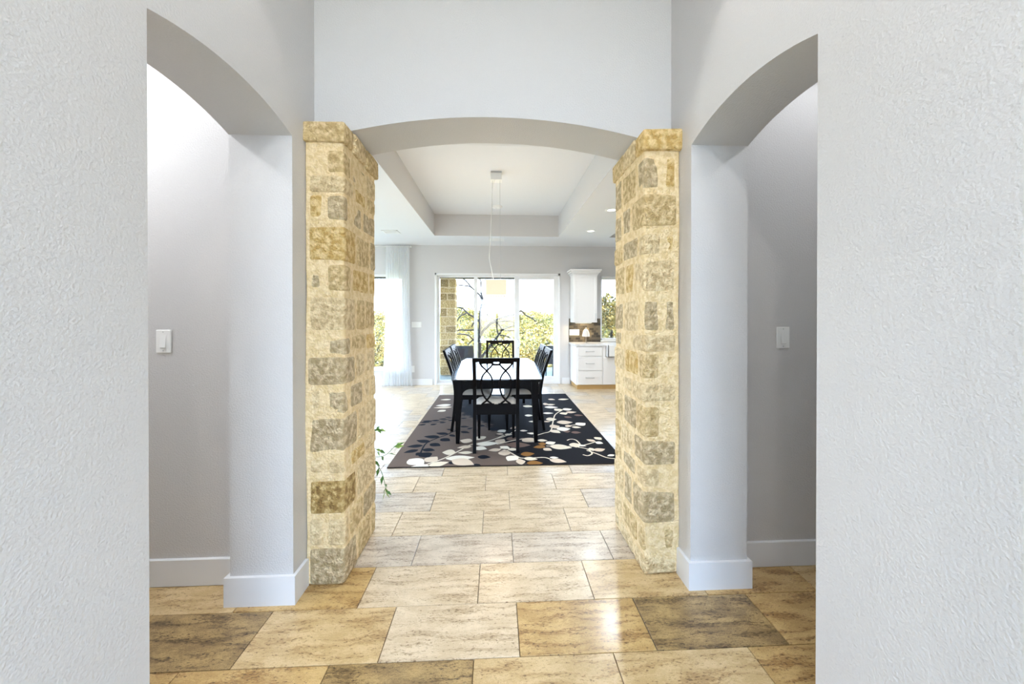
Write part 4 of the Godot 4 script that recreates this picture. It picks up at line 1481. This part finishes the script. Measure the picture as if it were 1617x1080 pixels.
	# shrubs and trees on the slopes, leaf colours vary leaf by leaf
	var gold := [Color(0.0425, 0.0373, 0.0096), Color(0.391, 0.349, 0.16), Color(0.31, 0.216, 0.0403), Color(0.36, 0.258, 0.0654), Color(0.251, 0.18, 0.0252), Color(0.401, 0.282, 0.0904), Color(0.18, 0.134, 0.0176)]
	var green := [Color(0.0255, 0.0332, 0.008), Color(0.34, 0.307, 0.096), Color(0.21, 0.176, 0.0252), Color(0.291, 0.22, 0.0428), Color(0.14, 0.125, 0.0151), Color(0.342, 0.243, 0.0606), Color(0.0701, 0.0667, 0.0101)]
	var dark := [Color(0.1, 0.0784, 0.0126), Color(0.2, 0.141, 0.0252), Color(0.0501, 0.0431, 0.00756), Color(0.301, 0.197, 0.0454)]
	var kinds := [[bush_mesh(101, 1500, 0.085, gold), "golden"], [bush_mesh(102, 1500, 0.085, green), "yellow green"], [bush_mesh(103, 1700, 0.075, gold), "golden"], [bush_mesh(104, 1500, 0.09, dark), "dark olive"]]
	rng.seed = 70
	# shrubs near enough to tell apart
	var spots := [[-4.9, 13.6, 1.15, 0], [-3.4, 14.6, 1.3, 1], [-1.9, 13.9, 1.0, 2], [-0.35, 14.9, 1.2, 1], [0.95, 14.0, 1.05, 0], [3.05, 14.9, 1.15, 2], [5.9, 14.4, 1.25, 1], [-6.6, 15.2, 1.4, 3], [7.6, 15.0, 1.3, 0]]
	var told := ["golden shrub seen in the tall window beside the curtain", "yellow green shrub hidden behind the curtain", "golden shrub behind the porch post", "yellow green shrub behind the trunk of the bare tree", "golden shrub in the middle pane of the sliding door", "tall golden shrub in the pane beside the door handle", "yellow green shrub seen through the kitchen window", "dark olive shrub past the tall window", "golden shrub past the kitchen window"]
	for i in spots.size():
		var a: Array = spots[i]
		var o := put(numbered("shrub"), kinds[a[3]][0], M["leaf"], self)
		o.position = P(a[0], ground_y(a[0], a[1]) - 0.03, a[1])
		o.scale = Vector3(a[2] * 0.95, a[2], a[2] * 0.95)
		o.rotation.y = rng.randf() * TAU
		tag(o, told[i], "shrub", "shrubs beyond the patio")
	# the brush that covers the slopes past them, too dense to count
	var rows := [[[17.5, 20.5, 50, 0.9, 1.5], "golden brush covering the near slope", "near_brush"], [[21.0, 34.0, 90, 1.5, 2.6], "yellow green brush covering the dip of the slope", "valley_brush"], [[36.0, 64.0, 90, 2.2, 3.4], "yellow green woodland on the middle slope", "slope_woodland"], [[66.0, 105.0, 120, 2.6, 4.2], "pale woodland along the distant ridge", "ridge_woodland"]]
	for ri in rows.size():
		var a: Array = rows[ri][0]
		var root := Node3D.new()
		root.name = rows[ri][2]
		add_child(root)
		tag(root, rows[ri][1], "brush", "", "stuff")
		for ki in 4:
			var mm := MultiMesh.new()
			mm.transform_format = MultiMesh.TRANSFORM_3D
			mm.mesh = kinds[ki][0]
			var n: int = int(a[2]) / 3 if ki < 3 else 8
			mm.instance_count = n
			for q in n:
				var d: float = lerpf(a[0], a[1], rng.randf())
				var x: float = lerpf(-0.66, 0.7, (q + rng.randf()) / n) * d
				var s: float = rng.randf_range(a[3], a[4])
				mm.set_instance_transform(q, Transform3D(Basis(Vector3.UP, rng.randf() * TAU).scaled(Vector3(s * 1.2, s, s * 1.2)), P(x, ground_y(x, d) - 0.05, d)))
			var mi := MultiMeshInstance3D.new()
			mi.name = "foliage"
			mi.multimesh = mm
			mi.material_override = M["leaf"]
			mi.set_meta("kind", "stuff")
			root.add_child(mi, true)
	# the darker tree in the kitchen window
	var kt := thing("tree", "dark olive tree standing close outside the kitchen window", "tree", P(4.2, -0.4, 13.2))
	var crown := put("crown", bush_mesh(120, 1900, 0.085, dark), M["leaf"], kt)
	crown.position = Vector3(0, 0.9, 0)
	crown.scale = Vector3(1.3, 1.45, 1.3)
	st = new_st(true)
	tube(st, [Vector3(0, -0.1, 0), Vector3(0.05, 0.8, 0), Vector3(-0.05, 1.6, 0.1)], [0.1, 0.08, 0.04], 8)
	part("trunk", st, M["bark"], kt)


# ---------------------------------------------------------------- scene
func _ready() -> void:
	# camera: level view down the axis of the hall, lens shifted as in the photograph
	var cam := Camera3D.new()
	cam.name = "camera"
	cam.projection = Camera3D.PROJECTION_FRUSTUM
	cam.near = 0.05
	cam.far = 400.0
	cam.size = 1080.0 / 575.0 * 0.05
	cam.frustum_offset = Vector2(-3.365, -38.33) / 575.0 * 0.05
	cam.position = Vector3(0, 1.48, 0)
	cam.rotation_degrees = Vector3(-0.257, -2.704, 0)
	add_child(cam)
	cam.make_current()
	var env := Environment.new()
	env.background_mode = Environment.BG_SKY
	var sky := Sky.new()
	var sm := ProceduralSkyMaterial.new()
	sm.sky_top_color = Color(0.63, 0.81, 1.0)
	sm.sky_horizon_color = Color(0.915, 0.957, 1.0)
	sm.ground_horizon_color = Color(0.9, 0.9, 0.86)
	sm.ground_bottom_color = Color(0.6, 0.58, 0.52)
	sm.sky_curve = 0.15
	sky.sky_material = sm
	env.sky = sky
	env.background_energy_multiplier = 9.0
	env.tonemap_mode = Environment.TONE_MAPPER_LINEAR
	env.tonemap_exposure = 1.85
	env.sdfgi_enabled = true
	env.ssao_enabled = true
	env.ssil_enabled = true
	var we := WorldEnvironment.new()
	we.name = "environment"
	we.environment = env
	add_child(we)
	var sun := DirectionalLight3D.new()
	sun.name = "sun"
	sun.light_energy = 4.0
	sun.light_color = Color(1.0, 0.95, 0.84)
	sun.light_angular_distance = 1.0
	sun.shadow_enabled = true
	sun.sky_mode = DirectionalLight3D.SKY_MODE_LIGHT_ONLY
	add_child(sun)
	sun.look_at_from_position(Vector3(6, 7, 1.2), Vector3(0, 0, 0))

	make_materials()
	var tk := mat("toe_kick", rgb8(196, 160, 104), 0.6)
	tk.albedo_texture = null
	mat("splash_grout", rgb8(92, 86, 76), 0.8)
	mat("splash_0", rgb8(72, 66, 56), 0.3)
	mat("splash_1", rgb8(98, 90, 76), 0.3)
	mat("splash_2", rgb8(58, 54, 48), 0.3)
	mat("splash_3", rgb8(116, 106, 88), 0.3)
	mat("lamp_cloth", rgb8(232, 226, 218), 0.6)
	var rg := mat("rod_glass", Color(1.0, 0.93, 0.86, 0.35), 0.1)
	rg.transparency = BaseMaterial3D.TRANSPARENCY_ALPHA
	noise.frequency = 0.05
	noise.fractal_octaves = 3

	make_shell()
	make_floor()
	make_pillar(-1.0, COURSES_LEFT, "cream limestone pillar with a cap, nearer the leafy plant and curtain")
	make_pillar(1.0, COURSES_RIGHT, "cream limestone pillar with a cap, in front of the kitchen cabinets")

	# lamps of the house
	for s: float in [-1.0, 1.0]:
		var side := "left" if s < 0 else "right"
		can_light(s * 0.68, 3.66, 1.3, 0.25 if s < 0 else 0.42, 40.0, "recessed foyer ceiling light nearest the %s arch" % side, Color(1.0, 0.98, 0.95), 0.35)
		can_light(s * 0.5, 3.66, -1.6, 0.5, 70.0, "recessed foyer ceiling light behind the viewer, %s" % side, Color(1.0, 0.98, 0.95), 0.6)
		can_light(s * 2.0, 3.06, 1.5, 0.62 if s < 0 else 0.36, 82.0, "recessed light in the %s hall ceiling" % side, Color(0.97, 0.985, 1.0), 0.25)
	can_light(-3.2, 3.06, 1.5, 1.4, 80.0, "recessed light deeper in the left hall ceiling", Color(0.97, 0.985, 1.0), 0.4)
	can_light(1.675, 3.0, 6.43, 1.1, 70.0, "recessed ceiling light nearer the wall cabinet", Color(0.95, 0.98, 1.0), 0.6)
	can_light(1.64, 3.0, 5.15, 1.7, 70.0, "recessed ceiling light beside the stone pillar top", Color(0.95, 0.98, 1.0), 0.6)
	can_light(1.64, 3.0, 3.9, 2.0, 70.0, "recessed ceiling light hidden behind the pillar", Color(0.95, 0.98, 1.0), 0.6)
	for a: Array in [[3.9, "nearest the hall wall"], [5.6, "midway along"], [7.2, "nearest the tall window"]]:
		can_light(-4.0, 3.0, a[0], 3.0, 70.0, "recessed ceiling light in the living room, " + a[1], Color(0.95, 0.98, 1.0), 0.6)
	foyer_lamp()

	make_dining()
	make_curtain()
	make_kitchen()
	light_switch(P(-1.818, 1.342, 2.08), "white rocker switch on the brightly lit hall wall")
	light_switch(P(1.69, 1.353, 2.08), "white rocker switch on the dim grey hall wall")
	wall_plate("wall_plate", P(-1.72, 1.298, 7.9), 0.21, 0.12, 4, "white four gang switch plate between the curtain and the glass door", "switch")
	wall_plate("power_outlet", P(-1.81, 0.345, 7.9), 0.09, 0.14, 1, "white power outlet low on the wall beside the curtain", "outlet")
	vent(P(-0.01, 3.0, 7.25), 0.3, 0.2, "white air vent in the ceiling band above the glass door")
	vent(P(-1.9, 3.0, 6.65), 0.28, 0.25, "white air vent in the ceiling near the curtain")
	var sd := thing("smoke_detector", "flat white round detector on the raised tray ceiling", "smoke detector", P(0.0, 3.405, 6.4))
	var st := new_st(true)
	lathe(st, Vector3.ZERO, [[0.09, 0.0], [0.09, -0.02], [0.075, -0.03], [0.0, -0.034]], 24)
	part("housing", st, M["white_plastic"], sd)
	st = new_st(true)
	lathe(st, Vector3.ZERO, [[0.03, -0.03], [0.026, -0.04], [0.0, -0.041]], 16)
	part("sensor", st, M["white_plastic"], sd)
	make_plant()
	make_outdoors()
